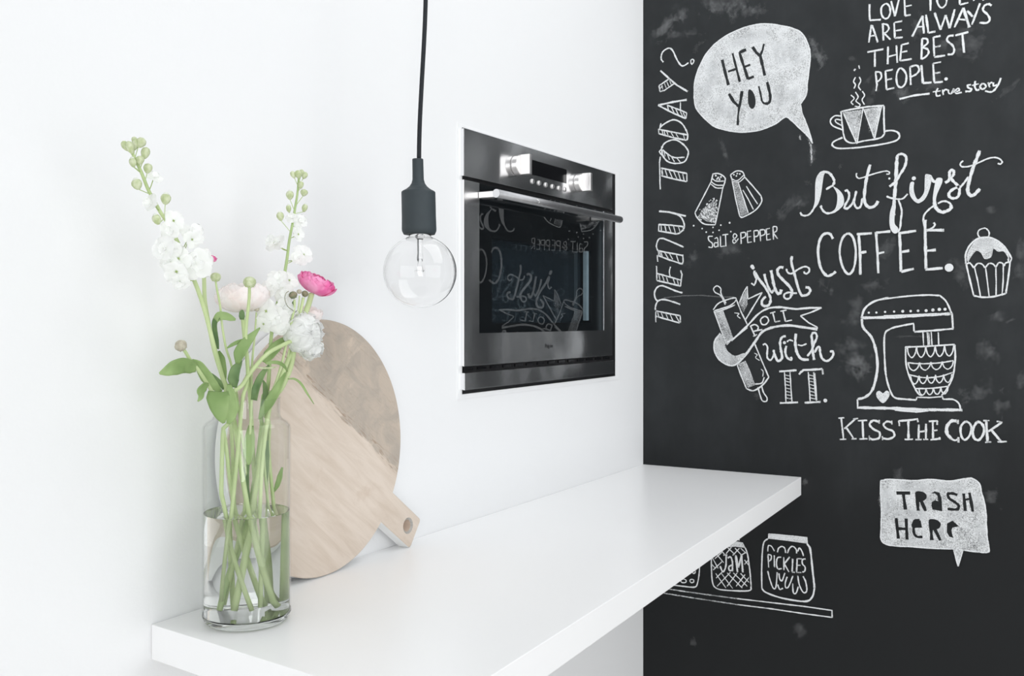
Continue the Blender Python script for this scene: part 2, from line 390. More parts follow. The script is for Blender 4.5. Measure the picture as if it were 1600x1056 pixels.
# handle
hy, hr = -0.046, 0.0072
h0, h1 = onA(775.5, 302, hy), onA(968.5, 343, hy)
hz = (h0.z + h1.z) / 2
hd = MB().tube([(h0.x, hy, hz), (h1.x, hy, hz)], hr, 32).build('handle', M['steel_bar'], door)
for pl in hd.data.polygons: pl.use_smooth = len(pl.vertices) == 4
for s, x in ((-1, h0.x), (1, h1.x)):
    e = MB().tube([(x, hy, hz), (x + s * .0006, hy, hz)], hr * .99, 32).build('end_cap', M['steel_edge'], door, smooth=False)
for x in (onA(751, 400, YF).x, onA(925, 400, YF).x):
    MB().box(x - .007, x + .007, hy, YF, hz - .0055, hz + .0055).build('handle_bracket', M['steel_knob'], door, bevel=0.0012)
def text(body, name, size, mat, loc, parent, ext=0.0001):
    cu = bpy.data.curves.new(name, 'FONT'); cu.body = body; cu.size = size; cu.align_x = 'CENTER'; cu.extrude = ext
    o = bpy.data.objects.new(name, cu); C.objects.link(o)
    bpy.context.view_layer.update()
    me = bpy.data.meshes.new_from_object(o.evaluated_get(bpy.context.evaluated_depsgraph_get()))
    bpy.data.objects.remove(o); me.name = name; me.materials.clear(); me.materials.append(mat)
    me.transform(Matrix.Translation(loc) @ Matrix.Rotation(PI / 2, 4, 'X'))
    r = bpy.data.objects.new(name, me); C.objects.link(r); r.parent = parent; r.matrix_parent_inverse = parent_inv(parent)
    return r
tl = onA(858, 543, YF - .0003); text('Pelgrim', 'brand_lettering', 0.0105, M['ink'], tl, door)
# small mark on the handle bar
hm = onA(841.5, 317, hy - hr)
MB().tube([(hm.x - .006, hy - hr * .93, hz + .0026), (hm.x, hy - hr, hz + .0012), (hm.x + .004, hy - hr, hz - .001), (hm.x + .001, hy - hr * .9, hz - .003)], .0006, 6)\
    .tube([(hm.x - .004, hy - hr * .93, hz + .003), (hm.x + .006, hy - hr * .96, hz + .002)], .0005, 6).build('handle_mark', M['silver_ink'], door)
# lower panel
lp = plate(xl, xx(959, -.010), zz(609), zz(583), y1=-.010, name='lower_panel', parent=ov)
MB().box(xl - .0004, xl + .0001, -.0096, -.0014, zz(609), zz(583)).build('edge_strip', M['steel_edge'], lp, smooth=False)
MB().box(xl, xx(959, -.010), -.0104, -.006, zz(609) - .0006, zz(609) + .0001).build('edge_strip', M['steel_edge'], lp, smooth=False)
vb = MB()
for i in range(14):
    x = xl + .02 + i * (xr - xl - .04) / 13
    vb.box(x - .013, x + .013, -.0045, -.0014, zz(579.5), zz(575))
vb.build('vent_slats', M['display'], ov, smooth=False)

# ------------------------------------------------------------------ pendant lamp
LY = -0.15
px = 0.000825
bc = onA(656.2, 424.3, LY)                     # bulb centre
lamp = thing('pendant_lamp', 'bare clear globe bulb hanging in a charcoal rubber socket on a black cord', 'lamp', (bc.x, bc.y, ZC))
def L(u, v): return onA(u, v, LY)
top = L(654.5, 249)
cpts = smooth([L(654.6, 250.5), L(655.2, 215), L(656.4, 180), L(659.5, 120), L(662.3, 70), L(664.3, 25), L(665.6, -30), L(666.4, -160), L(666.2, -400)], 5)
cpts.append(Vector((cpts[-1].x, LY, ZC - .03)))
MB().tube(cpts, 0.0029, 12).build('cord', M['cord'], lamp)
c = Vector((cpts[-1].x, LY, ZC))
MB().lathe([(0, -.034), (.006, -.034), (.010, -.028), (.045, -.022), (.05, -.016), (.05, 0), (0, 0)], c, 40).build('ceiling_rose', M['rubber'], lamp, fixn=True)
lean = (top.x - L(656.8, 366).x) / (top.z - L(656.8, 366).z)
H = lambda v: (424.3 - v) * px
so = [(0, H(249)), (8.0 * px, H(249)), (8.6 * px, H(250)), (8.7 * px, H(268)), (8.9 * px, H(281)), (10.5 * px, H(287)), (14 * px, H(292)), (19 * px, H(296)), (24.6 * px, H(299)),
      (26.2 * px, H(300.2)), (26.5 * px, H(302)), (26.6 * px, H(340)), (27.0 * px, H(358)), (26.8 * px, H(361)), (25.2 * px, H(364.5)), (24.2 * px, H(366.5)), (0, H(366.5))]
MB().lathe(so, bc, 56, lean=lean * 1.0).build('socket', M['rubber'], lamp, fixn=True)
rb = 56.4 * px; pr = []
a0 = math.asin(17 * px / rb)
pr.append((16.4 * px, H(366.8)))
for i in range(41):
    a = a0 + (PI - a0) * i / 40
    pr.append((max(rb * math.sin(a), 0), rb * math.cos(a)))
pr[-1] = (0, -rb)
bl = MB().lathe(pr, bc, 72)
inner = [(r * 0.988 if r > 0 else 0, z * 0.988) for r, z in pr[1:]]
bulb = bl.build('bulb', M['glass_bulb'], lamp)
md = bulb.modifiers.new('wall', 'SOLIDIFY'); md.thickness = 0.0006; md.offset = -1
# glass stem and filament supports inside
MB().lathe([(0, H(369)), (9 * px, H(369)), (4.6 * px, H(374)), (4.2 * px, H(396)), (5.0 * px, H(402)), (4.4 * px, H(408)), (0, H(409))], bc, 20).build('glass_stem', M['glass_bulb'], bulb, fixn=True)
fl = MB()
for s in (-1, 1):
    fl.tube([bc + Vector((s * .0022, 0, H(404))), bc + Vector((s * .006, 0, H(418))), bc + Vector((s * .010, s * .002, H(424)))], .00035, 6)
zig = [bc + Vector((-.010 + .02 * i / 8, .0015 * (-1) ** i, H(424) + (.002 if i % 2 else 0))) for i in range(9)]
fl.tube(zig, .00025, 5)
fl.build('filament', M['filament'], bulb)

# ------------------------------------------------------------------ round wooden board leaning on the wall
def woodmat():
    m, nt, p, out = newmat('two_tone_wood'); p.inputs['Roughness'].default_value = 0.65; p.inputs['Specular IOR Level'].default_value = 0.25
    N = nt.nodes.new; Lk = nt.links.new
    tc = N('ShaderNodeTexCoord'); mp = N('ShaderNodeMapping'); mp.inputs['Scale'].default_value = (1.0, 7.0, 4.0); Lk(tc.outputs['Object'], mp.inputs['Vector'])
    def noise_(vec, sc, det=5, ro=0.6, dist=0.0):
        n = N('ShaderNodeTexNoise'); n.inputs['Scale'].default_value = sc; n.inputs['Detail'].default_value = det; n.inputs['Roughness'].default_value = ro
        n.inputs['Distortion'].default_value = dist; Lk(vec, n.inputs['Vector']); return n.outputs['Fac']
    def ramp(f, a, b, ca, cb):
        r = N('ShaderNodeValToRGB'); r.color_ramp.elements[0].position = a; r.color_ramp.elements[1].position = b
        r.color_ramp.elements[0].color = ca; r.color_ramp.elements[1].color = cb; Lk(f, r.inputs['Fac']); return r.outputs['Color']
    def mixc(f, a, b):
        r = N('ShaderNodeMix'); r.data_type = 'RGBA'; Lk(f, r.inputs['Factor'])
        Lk(a, r.inputs['A']); Lk(b, r.inputs['B']); return r.outputs['Result']
    def math_(op, a, b=None, va=None, vb=None):
        n = N('ShaderNodeMath'); n.operation = op
        if a is not None: Lk(a, n.inputs[0])
        else: n.inputs[0].default_value = va
        if b is not None: Lk(b, n.inputs[1])
        elif vb is not None: n.inputs[1].default_value = vb
        return n.outputs[0]
    grain = noise_(mp.outputs[0], 9, 6, 0.65, 0.6); fine = noise_(mp.outputs[0], 40, 4, 0.6); blot = noise_(tc.outputs['Object'], 14, 5, 0.6, 0.5)
    blot2 = noise_(tc.outputs['Object'], 22, 6, 0.65, 0.8)
    sep = N('ShaderNodeSeparateXYZ'); Lk(tc.outputs['Object'], sep.inputs[0])
    # boundary between the light heartwood and the greyer sapwood, along the grain
    edge = math_('ADD', sep.outputs['Y'], math_('MULTIPLY', math_('SUBTRACT', noise_(mp.outputs[0], 22, 5, .7), None, vb=0.5), None, vb=0.035))
    band = N('ShaderNodeMapRange'); band.inputs['From Min'].default_value = 0.051; band.inputs['From Max'].default_value = 0.055; Lk(edge, band.inputs['Value'])
    light = mixc(ramp(grain, .40, .66, (0, 0, 0, 1), (1, 1, 1, 1)), rgb(nt, srgb(213, 200, 187)), rgb(nt, srgb(200, 185, 170)))
    light = mixc(ramp(blot, .62, .80, (0, 0, 0, 1), (.7, .7, .7, 1)), light, rgb(nt, srgb(186, 165, 146)))
    grey = mixc(ramp(blot2, .40, .60, (0, 0, 0, 1), (1, 1, 1, 1)), rgb(nt, srgb(172, 162, 151)), rgb(nt, srgb(187, 174, 160)))
    grey = mixc(ramp(blot, .56, .62, (0, 0, 0, 1), (.75, .75, .75, 1)), grey, rgb(nt, srgb(206, 191, 175)))
    grey = mixc(ramp(fine, .55, .72, (0, 0, 0, 1), (.45, .45, .45, 1)), grey, rgb(nt, srgb(160, 146, 132)))
    col = mixc(band.outputs[0], light, grey)
    # darker crack-like streaks just along the boundary
    dd = math_('ABSOLUTE', math_('SUBTRACT', edge, None, vb=0.0575)); nr = N('ShaderNodeMapRange'); nr.inputs['From Min'].default_value = 0.009; nr.inputs['From Max'].default_value = 0.0
    Lk(dd, nr.inputs['Value']); st = math_('MULTIPLY', nr.outputs[0], ramp(fine, .5, .62, (0, 0, 0, 1), (.8, .8, .8, 1)))
    col = mixc(st, col, rgb(nt, srgb(150, 128, 108)))
    Lk(col, p.inputs['Base Color'])
    return m
def rgb(nt, c):
    n = nt.nodes.new('ShaderNodeRGB'); n.outputs[0].default_value = c; return n.outputs[0]
M['wood'] = woodmat()
BR, BT, KK = 0.1680, 0.019, 0.03                # radius, thickness, lean
by0 = -0.031
ctr_h = BR + 0.0012
xc = -1.1325
ang = math.radians(-37.3)                       # handle direction in the board's plane
tilt = math.atan(KK)
Mb = Matrix.Translation((xc, by0 + KK * ctr_h, TOP + ctr_h)) @ Matrix.Rotation(-tilt, 4, 'X') @ Matrix.Rotation(PI / 2, 4, 'X') @ Matrix.Rotation(ang, 4, 'Z')
# 2-D outline in the board's own frame: x along the handle
def outline(inset=0.0):
    r = BR - inset; hw = 0.0235 - inset; xe = 0.2495 - inset; pts = []
    a1 = math.asin(hw / r)
    for i in range(121):
        a = a1 + (2 * PI - 2 * a1) * i / 120
        pts.append((r * math.cos(a), r * math.sin(a)))
    pts += [(xe - .004, -hw), (xe - .001, -hw + .001), (xe, -hw + .004), (xe, hw - .004), (xe - .001, hw - .001), (xe - .004, hw)]
    return pts
hx, hy2, hr2 = 0.2255, 0.001, 0.0088
hole = lambda r: [(hx + r * math.cos(2 * PI * i / 28), hy2 + r * math.sin(2 * PI * i / 28)) for i in range(28)]
def face_with_hole(mb, out2, hol, z, flip):
    o3 = [Vector((x, y, 0)) for x, y in out2]; h3 = [Vector((x, y, 0)) for x, y in hol][::-1]
    tris = tessellate_polygon([o3, h3]); allp = o3 + h3
    mb.add([(q.x, q.y, z) for q in allp], [tuple(t[::-1]) if flip else tuple(t) for t in tris])
bev = 0.0012
face = MB(); o1, o0 = outline(bev), outline(0)
face_with_hole(face, o1, hole(hr2 + .0032), 0, False)
n = len(o0)
face.add([(x, y, 0) for x, y in o1] + [(x, y, -bev) for x, y in o0], [(i, (i + 1) % n, n + (i + 1) % n, n + i) for i in range(n)])
bd = MB(); bd = face
board = bd.build('round_wooden_board', M['wood'], smooth=False)
board.matrix_world = Mb
bpy.context.view_layer.update()
board.location, board.rotation_euler = Mb.to_translation(), Mb.to_euler()
tag(board, 'round two-tone wooden serving board with handle, leaning on the white wall behind the vase', 'serving board')
rim = MB()
rim.add([(x, y, -bev) for x, y in o0] + [(x, y, -BT) for x, y in o0], [(i, (i + 1) % n, n + (i + 1) % n, n + i) for i in range(n)])
face_with_hole(rim, o0, hole(hr2), -BT, True)
def child(mb, name, mat, **k):
    o = mb.build(name, mat, **k); o.parent = board; return o
tag(child(rim, 'painted_edge', M['board_white'], smooth=False), 'white painted edge and back of the board')
hrim = MB(); ha, hb2, hc = hole(hr2 + .0032), hole(hr2), hole(hr2)
q = len(ha)
hrim.add([(x, y, 0) for x, y in ha] + [(x, y, -.0022) for x, y in hb2], [(i, (i + 1) % q, q + (i + 1) % q, q + i) for i in range(q)])
child(hrim, 'hanging_hole_rim', M['hole_edge'], smooth=False)
hw_ = MB().add([(x, y, -.0022) for x, y in hb2] + [(x, y, -BT) for x, y in hc], [(i, (i + 1) % q, q + (i + 1) % q, q + i) for i in range(q)])
child(hw_, 'hanging_hole_wall', M['hole_wall'], smooth=False)

# ------------------------------------------------------------------ chalk drawings and lettering on the blackboard wall
# every stroke is a narrow ribbon lying on the wall; attribute d = how densely the chalk covers
_lay = [0]
def layer():
    _lay[0] += 1; return -0.0004 - _lay[0] * 3.0e-6
def ribbon(mb, pts, wd, dens=1.0, soft=0.35, seed=0, fade=False):
    x = layer(); n = len(pts); rr = random.Random(seed * 7919 + n)
    cross = [(-1, 0.0), (-1 + soft, dens), (1 - soft, dens), (1, 0.0)]
    base = len(mb.v)
    for i, p in enumerate(pts):
        a = pts[max(i - 1, 0)]; b = pts[min(i + 1, n - 1)]
        t = Vector((0, b.y - a.y, b.z - a.z))
        if t.length < 1e-9: t = Vector((0, 1, 0))
        t.normalize(); nn = Vector((0, -t.z, t.y))
        wv = wd * 0.5 * (1 + 0.22 * math.sin(i * 1.3 + seed) * rr.random() + rr.uniform(-.08, .08))
        dd = 0.92 + 0.16 * rr.random()
        end = (0.75 if i in (0, n - 1) else 1) if not fade else min(1, 3.2 * i / (n - 1), 3.2 * (n - 1 - i) / (n - 1))
        for c, d in cross:
            q = p + nn * c * wv; mb.v.append(Vector((x, q.y, q.z))); mb.d.append(d * dd * end)
    for i in range(n - 1):
        for k in range(3):
            a = base + i * 4 + k; mb.f.append((a, a + 4, a + 5, a + 1))
def fill(mb, poly, dens=0.8):
    x = layer(); vs = [Vector((x, p.y, p.z)) for p in poly]
    tris = tessellate_polygon([vs]); base = len(mb.v)
    mb.v += vs; mb.d += [dens] * len(vs); mb.f += [tuple(i + base for i in t) for t in tris]
PXM = lambda p: (p.x - CX) * 1.0 / FOC / (FX + FY * 0)   # rough metres per photo pixel on that wall
CROPS = dict(c1=(1000, 0, 4.06), c2=(1280, 0, 4.225), c3=(1000, 240, 3.773), c4=(1240, 230, 4.225), c5=(1090, 400, 4.226), c6=(1300, 440, 4.06),
             m1=(1010, 60, 7.04), m2=(1010, 200, 7.04), m3=(1010, 350, 6.6), hy=(1110, 60, 7.04), ju=(1160, 400, 10.56), tr=(1370, 740, 7.04), ja=(1030, 820, 5.714), c7=(1000, 700, 2.966), wi=(1180, 510, 8.123), bu=(1240, 230, 7.543), fi=(1390, 230, 7.543))
MPP = 0.00150                                  # metres per photo pixel, near the middle of this wall
def parse(mb, crop, txt, scale_w=1.0):
    ox, oy, s = CROPS[crop]
    for k, ln in enumerate(l.strip() for l in txt.replace(';', '\n').split('\n')):
        if not ln: continue
        kind = ''
        while ln[0] in '~F!%': kind += ln[0]; ln = ln[1:]
        tok = ln.split(); wd = float(tok[0])
        P = [tuple(float(q) for q in t.split(',')) for t in tok[1:]]
        W = [onB(ox + a / s, oy + b / s) for a, b in P]
        if 'F' in kind:                        # filled area, first number = density
            if '~' in kind: W = smooth(W + [W[0]], 4)[:-1]
            fill(mb, W, wd); continue
        if len(W) == 1:                        # dot
            c = W[0]; r = wd * MPP * 0.5
            fill(mb, [c + Vector((0, r * math.cos(2 * PI * i / 10), r * math.sin(2 * PI * i / 10))) for i in range(10)], 0.95); continue
        if '~' in kind: W = smooth(W, 5)
        else:
            o = []
            for a, b in zip(W, W[1:]):
                nn = max(1, int((b - a).length / 0.006)); o += [a.lerp(b, i / nn) for i in range(nn)]
            W = o + [W[-1]]
        dens = 0.55 if '%' in kind else 1.0
        if '!' in kind: ribbon(mb, smooth(W, 4) if len(W) < 12 else W, wd * MPP * (1.5 if mat_dust[0] else 0.82), 0.27 if mat_dust[0] else 0.55, 0.93, seed=k + 1, fade=True)
        else: ribbon(mb, W, wd * MPP * 0.84, dens, 0.42, seed=k + 1)
mat_dust = [False]
def chalk(name, label, *blocks, parent=None, mat='chalk', kind=None):
    mb = MB(); mat_dust[0] = mat == 'dust'
    for crop, txt in blocks: parse(mb, crop, txt)
    o = mb.build(name, M[mat], parent or wall_right, smooth=False)
    if label: o['label'] = label
    if kind: o['kind'] = kind
    return o
def scallops(spec):                            # rows of hanging arcs: x0 x1 y0 y1 depth count
    out = []
    for x0, x1, y0, y1, dp, n in spec:
        for i in range(n):
            a = x0 + (x1 - x0) * i / n; b = x0 + (x1 - x0) * (i + 1) / n; ya = y0 + (y1 - y0) * i / n; yb = y0 + (y1 - y0) * (i + 1) / n
            out.append('~2.4 %g,%g %g,%g %g,%g %g,%g %g,%g' % (a, ya, a + (b - a) * .15, ya + dp * .65, (a + b) / 2, (ya + yb) / 2 + dp, b - (b - a) * .15, yb + dp * .65, b, yb))
    return '\n'.join(out)

dust = chalk('chalk_dust_smears', 'faint wiped chalk smears on the blackboard', ('c1', '''
!22 80,290 150,190 230,100 330,20; !16 60,300 110,210 200,130 320,60; !26 350,30 480,28 620,18 760,14; !20 400,60 520,60 700,48
!9 1070,190 1110,290 1160,440; !12 1075,200 1100,320 1150,420; !18 560,140 650,80 760,70 850,60; !12 120,230 300,215 420,205; !40 520,980 560,960
!10 1085,900 1092,980 1085,1056; !8 330,330 380,280 450,250'''),
('c2', '''!14 0,300 10,380 25,460; !8 180,400 260,385; !20 480,560 560,620 640,640; !22 690,520 760,570 840,540; !12 300,660 370,668; !10 320,500 325,560
!10 340,640 385,560; !30 600,180 700,160; !40 900,180 1000,300 980,420; !30 1230,560 1270,620; !20 780,290 860,300'''),
('c4', '''!10 110,0 120,60 110,130; !10 80,260 98,215; !10 290,120 320,140; !14 1300,380 1310,450; !18 1060,690 1120,860 1160,960; !14 1490,560 1500,900
!40 560,640 660,700; !16 150,900 250,930; !30 520,860 560,960'''), ('c5', '''!8 885,200 885,280; !10 390,900 400,960; !14 140,250 180,262'''),
('c6', '''!44 140,300 120,420 160,560 200,640; !26 200,80 150,180 120,300; !3 390,350 500,346 650,350; !3 1090,270 1160,230; !26 900,400 1000,450 1080,500
!26 220,420 180,540 200,660; !14 1180,560 1200,700; !20 1000,780 1150,800; !40 900,640 960,760; !18 1030,180 1080,260'''),
('c3', '''%2.5 140,850 250,838 360,835 480,845 560,845; !30 280,600 340,640; !24 400,570 640,545; !20 930,260 980,330; !14 480,10 520,5; !50 860,260 920,330'''),
('tr', '''!20 1250,120 1260,400; !20 150,20 300,30'''), ('c7', '''!16 720,790 760,900; !12 760,140 780,170; !14 225,905 265,908'''), mat='dust')

hatchM = ''
chalk('menu_lettering', None, ('m1', '''
~3.4 188,262 163,222 180,150 245,108 290,135 335,230 375,290 410,302 465,268
~2.6 490,238 512,230 524,250 512,275 500,285 490,265 490,235
4 155,355 250,440; 4 250,440 330,510 455,585; 3 245,450 140,520; 3 140,520 150,585; 3 150,585 200,572 310,495
2 172,515 182,560;2 200,495 218,545;2 225,475 248,530;2 255,462 275,510;2.2 150,560 175,520
4.2 445,675 290,700 130,735; 3.6 130,735 290,820 435,882; 3 435,882 445,820; 3 445,820 375,790 230,735; 2.4 375,700 375,785
2.2 230,730 245,790;2.2 270,745 312,832;2.2 320,770 355,845;2.2 370,795 402,862;2.2 405,815 430,872'''), ('m2', '''
~3.4 145,10 168,-22 240,-70 310,-90 390,-50 445,40 455,100 445,135; 3.4 140,15 290,45 445,75; 3.4 138,62 290,105 440,135; 3 135,8 138,62; 3 148,5 162,-52
2.2 172,25 188,80;2.2 225,35 245,95;2.2 268,45 308,108;2.2 318,52 358,115;2.2 408,75 422,125;2 195,30 210,85
~3.4 172,222 190,180 240,145 320,130 400,175 455,240 460,290 430,360 380,385 300,388 230,365 180,300 172,240
~3 170,200 165,235 145,260 172,300; ~3 180,240 240,290 310,325 420,322; 2.2 195,260 207,312;2.2 230,282 256,350;2.2 270,305 310,372;2.2 335,328 375,378
3 155,315 145,380 150,520 150,600 155,675; 3.4 160,440 300,470 445,500; 3 445,500 447,590; 3.4 445,590 300,560 165,525
2.2 175,450 182,518;2.2 205,455 232,532;2.2 250,465 287,550;2.2 300,475 337,560;2.2 350,485 377,570;2.2 398,495 417,580;2 165,460 175,520
4.2 140,915 250,925 330,945 435,968; ~3.4 330,945 385,985 415,1050 416,1095 395,1130 360,1158 320,1165'''), ('m3', '''
3.4 130,5 260,12 395,28; 3.4 128,72 230,88 320,105; 3 130,0 127,75; 2.2 152,5 157,75;2.2 190,10 207,82;2.2 230,15 257,92;2.2 280,20 302,100;2.2 330,25 352,92;2.2 372,30 387,70
3.6 385,238 300,200 230,170 170,147; ~3.2 175,147 130,155 105,215 112,260 125,278; 3.4 120,275 250,300 380,325; 3.4 120,325 240,370 370,412; 3 376,315 380,385 370,415; 3 112,320 118,388
2.2 150,285 167,337;2.2 190,295 227,355;2.2 240,305 272,365;2.2 310,320 332,388; 3 125,275 130,325;2.2 135,285 150,325
3.2 105,430 108,500 108,580; 3.6 110,582 230,610 355,640; 3.4 115,510 240,545 360,580; 3 353,478 368,520 360,580 352,640; ~2.8 250,440 238,490 247,550
2.2 130,520 142,578;2.2 165,530 187,592;2.2 205,540 227,607;2.2 275,560 297,617;2.2 318,572 332,628
~3.6 372,710 300,688 220,655 160,635 110,655 85,710 95,770 120,795; ~3.6 350,828 270,800 180,778 120,795 95,850 95,890
3.4 100,895 220,920 350,945; 3.4 100,950 220,985 345,1020; 3 350,945 352,1018; 2.8 98,900 98,1012
2.2 115,905 132,957;2.2 155,915 177,972;2.2 200,920 227,985;2.2 245,930 277,1000;2.2 300,940 342,1010;2 120,910 125,950'''))

b1 = chalk('speech_bubble_drawing', None, ('c1', '''
F0.80 345,600 350,510 380,420 430,330 500,260 590,205 700,165 800,152 900,165 980,185 1030,215 1065,280 1080,350 1070,460 1060,540 1055,600 1018,660 1030,720 1058,790 1078,850 1095,910 1070,868 1010,810 960,762 922,742 860,785 760,825 650,838 560,828 470,800 400,740 355,680
~3.2 1018,660 1055,600 1060,540 1070,460 1080,350 1065,280 1030,215 980,185 900,165 800,152 700,165 590,205 500,260 430,330 380,420 350,510 345,600 355,680 400,740 470,800 560,828 650,838 760,825 860,785 922,742 960,762 1010,810 1070,868 1095,910
~2.6 1095,910 1078,850 1058,790 1030,720 1018,660; !6 1010,850 1022,895; !5 1060,860 1085,930 1090,1010; !4 1085,920 1090,1050
!26 460,360 460,560; !26 480,620 520,700 640,730; !30 400,520 420,640; !26 560,300 700,230 860,210; !28 880,260 900,420; !28 960,260 1000,420; !28 880,520 900,700; !26 680,760 820,740; !24 960,560 990,640
~2.2 1020,220 1055,290 1060,380 1040,500 1010,640;~2.2 520,370 552,545 ;~2 500,380 540,550 630,525; ~2 620,300 700,310; ~2 640,330 690,495; ~2 560,590 610,680 620,790; ~2 840,540 835,640 790,668'''))
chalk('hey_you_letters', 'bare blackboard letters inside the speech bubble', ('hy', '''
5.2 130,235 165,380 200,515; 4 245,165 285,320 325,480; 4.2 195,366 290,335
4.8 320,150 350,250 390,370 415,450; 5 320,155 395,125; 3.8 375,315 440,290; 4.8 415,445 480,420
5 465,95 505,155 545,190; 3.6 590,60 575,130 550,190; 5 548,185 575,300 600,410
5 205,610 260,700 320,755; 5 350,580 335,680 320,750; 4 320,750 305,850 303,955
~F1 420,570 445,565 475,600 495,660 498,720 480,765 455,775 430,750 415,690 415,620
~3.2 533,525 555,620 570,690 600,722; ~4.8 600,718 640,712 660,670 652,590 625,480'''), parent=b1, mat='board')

chalk('people_quote_lettering', None, ('c2', '''
3.6 333,28 332,80 335,135; 3.8 335,135 408,130; ~3.4 440,25 412,50 412,95 430,122 455,118 470,80 462,40 440,25; 3.6 475,8 500,108; 3.6 500,108 528,-8; 3.4 562,-25 568,105; 3.4 568,105 605,98; 3.2 563,45 612,35; 3.2 560,-25 610,-35
3.8 735,-45 735,72; 3.4 695,-42 775,-55; ~3.4 790,-40 778,0 790,38 812,52 835,32 842,-5 830,-40 790,-40; 3.4 920,-92 930,32; 3.4 930,32 985,18; 3.4 920,-92 978,-104; 3.4 925,-32 970,-42; 3.4 1020,8 1045,-115; 3.4 1045,-115 1085,5; 3.4 1030,-42 1070,-50; 3.4 1148,-130 1155,-12; 3.4 1108,-122 1192,-140
3.8 328,282 345,165; 3.8 350,168 388,280; 3.2 335,240 378,233; 3.6 420,155 425,268; ~3.4 420,158 450,165 460,190 445,212 425,222; 3.6 428,220 472,262
3.6 495,150 500,252; 3.4 495,150 548,140; 3.2 500,205 545,197; 3.6 500,252 552,247
3.8 615,242 682,105; 3.8 682,105 692,222; 3.2 640,180 692,175; 4 705,98 722,218; 3.8 722,218 768,208
4 762,85 802,198; 3.8 802,198 835,100; 3.8 835,100 862,188; 4 862,188 895,62; 4.2 893,182 952,52; 5 952,52 992,182; 3.4 915,128 978,132
3.8 978,72 1015,112; 3.8 1062,22 1008,165; ~4 1138,38 1118,28 1092,38 1082,68 1112,98 1126,130 1105,152 1058,150
4 318,345 425,325; 3.8 368,338 368,442; 3.8 455,308 453,425; 3.6 510,300 516,415; 3.4 455,376 512,360
3.6 545,295 534,402; 3.6 545,297 592,285; 3.4 540,347 582,337; 3.8 534,402 612,390
3.8 680,255 675,392; ~3.6 680,255 710,258 716,285 680,315; ~3.6 680,315 715,325 722,352 700,378 675,392
3.6 755,245 760,372; 3.8 755,247 802,237; 3.4 760,312 802,303; 3.8 760,377 832,367; ~3.8 888,235 855,240 845,268 880,300 892,335 878,358 848,360
3.8 898,235 985,212; 4 945,222 957,350
3.8 372,475 382,560 375,602; ~3.4 370,475 402,478 412,505 398,530 378,542; 3.6 438,468 445,592; 3.6 438,470 487,460; 3.4 445,528 482,520; 3.8 445,592 497,580
~3.8 538,450 512,490 515,555 540,578 570,550 574,490 538,450; 3.6 600,440 605,562; ~3.8 600,442 645,433 660,462 642,490 605,508; 4 675,430 685,550; 4 685,550 742,545
3.6 752,420 760,545; 3.6 752,420 805,410; 3.4 760,485 800,478; 3.8 760,547 817,540; 4.5 838,522
4 530,655 620,632 730,618; ~3 785,582 772,610 778,634 802,630; 2.8 750,608 802,600; ~3 815,592 820,628; ~3 820,605 833,592 850,596; ~3 852,592 856,614 872,618 888,588 888,614; ~3 900,608 925,597 918,584 902,596 905,617 942,610
~3.4 1002,560 980,564 985,580 1006,590 995,603 964,604; ~3.4 1030,535 1028,575 1042,596 1058,590; 2.8 1008,565 1055,553; ~3.4 1082,552 1062,572 1078,590 1102,572 1082,552; 3.2 1115,545 1126,578; ~3 1120,562 1135,546 1150,552
~3.4 1150,545 1152,566 1175,562; ~3.4 1200,515 1182,560 1152,600 1125,608 1095,600'''))

cup = chalk('coffee_cup_drawing', None, ('c2', '''
3.2 145,735 150,800 160,880; ~3.2 160,880 175,925 220,945 300,930 400,912 432,885; 3.4 432,885 428,790 428,700; 3.4 145,737 200,725 320,705 428,697
F0.66 160,742 280,725 250,940; F0.66 295,722 410,702 366,915; !22 190,760 250,800; !22 310,740 370,780; !14 230,800 250,900; !14 340,780 360,880
2.6 158,742 250,950; 2.4 290,715 250,950; 2.4 295,720 366,918; 2.4 412,702 366,918; ~3 150,768 105,765 75,795 90,830 155,858; ~2.6 150,795 112,788 112,808 155,832'''))
chalk('saucer', None, ('c2', '~3.4 155,908 98,935 88,960 130,980 250,975 400,955 500,932 530,905 520,875 480,862 435,866'), parent=cup)
chalk('steam', None, ('c2', '''~2.4 210,628 232,650 212,675 226,692; ~2.4 240,608 258,640 244,668 270,690 262,705 235,702; ~2.4 285,602 300,630 284,660 300,692
~2.6 240,510 228,540 240,560 230,586; ~2.4 265,508 275,535 260,570 276,597; 3.2 230,468 240,455; 2.4 262,432 267,455'''), parent=cup)

sp = chalk('salt_and_pepper_lettering', None, ('c3', '''
~2.6 430,487 405,490 408,512 428,530 425,553 404,550; ~2.4 440,502 458,498 462,550; ~2.4 460,525 440,528 442,550 460,545; 2.6 475,485 476,548; 2.6 476,548 502,545; 2.6 487,480 522,475; 2.6 505,478 508,547
~2.4 572,522 550,490 560,472 572,487 548,512 558,528 582,500; 2.6 595,465 598,532; ~2.6 595,467 620,465 622,488 597,502; 2.6 633,460 636,527; 2.4 636,525 660,520; 2.4 633,460 656,455; 2.4 635,492 656,488
2.6 672,455 676,522; ~2.6 672,455 697,455 697,482 675,492; 2.6 708,448 712,517; ~2.6 708,450 735,450 736,475 710,487; 2.6 745,443 749,512; 2.4 749,510 772,505; 2.4 745,445 767,440; 2.4 747,477 767,473
2.6 785,430 788,507; ~2.6 785,430 806,432 806,455 787,467; 2.6 787,467 812,502'''))
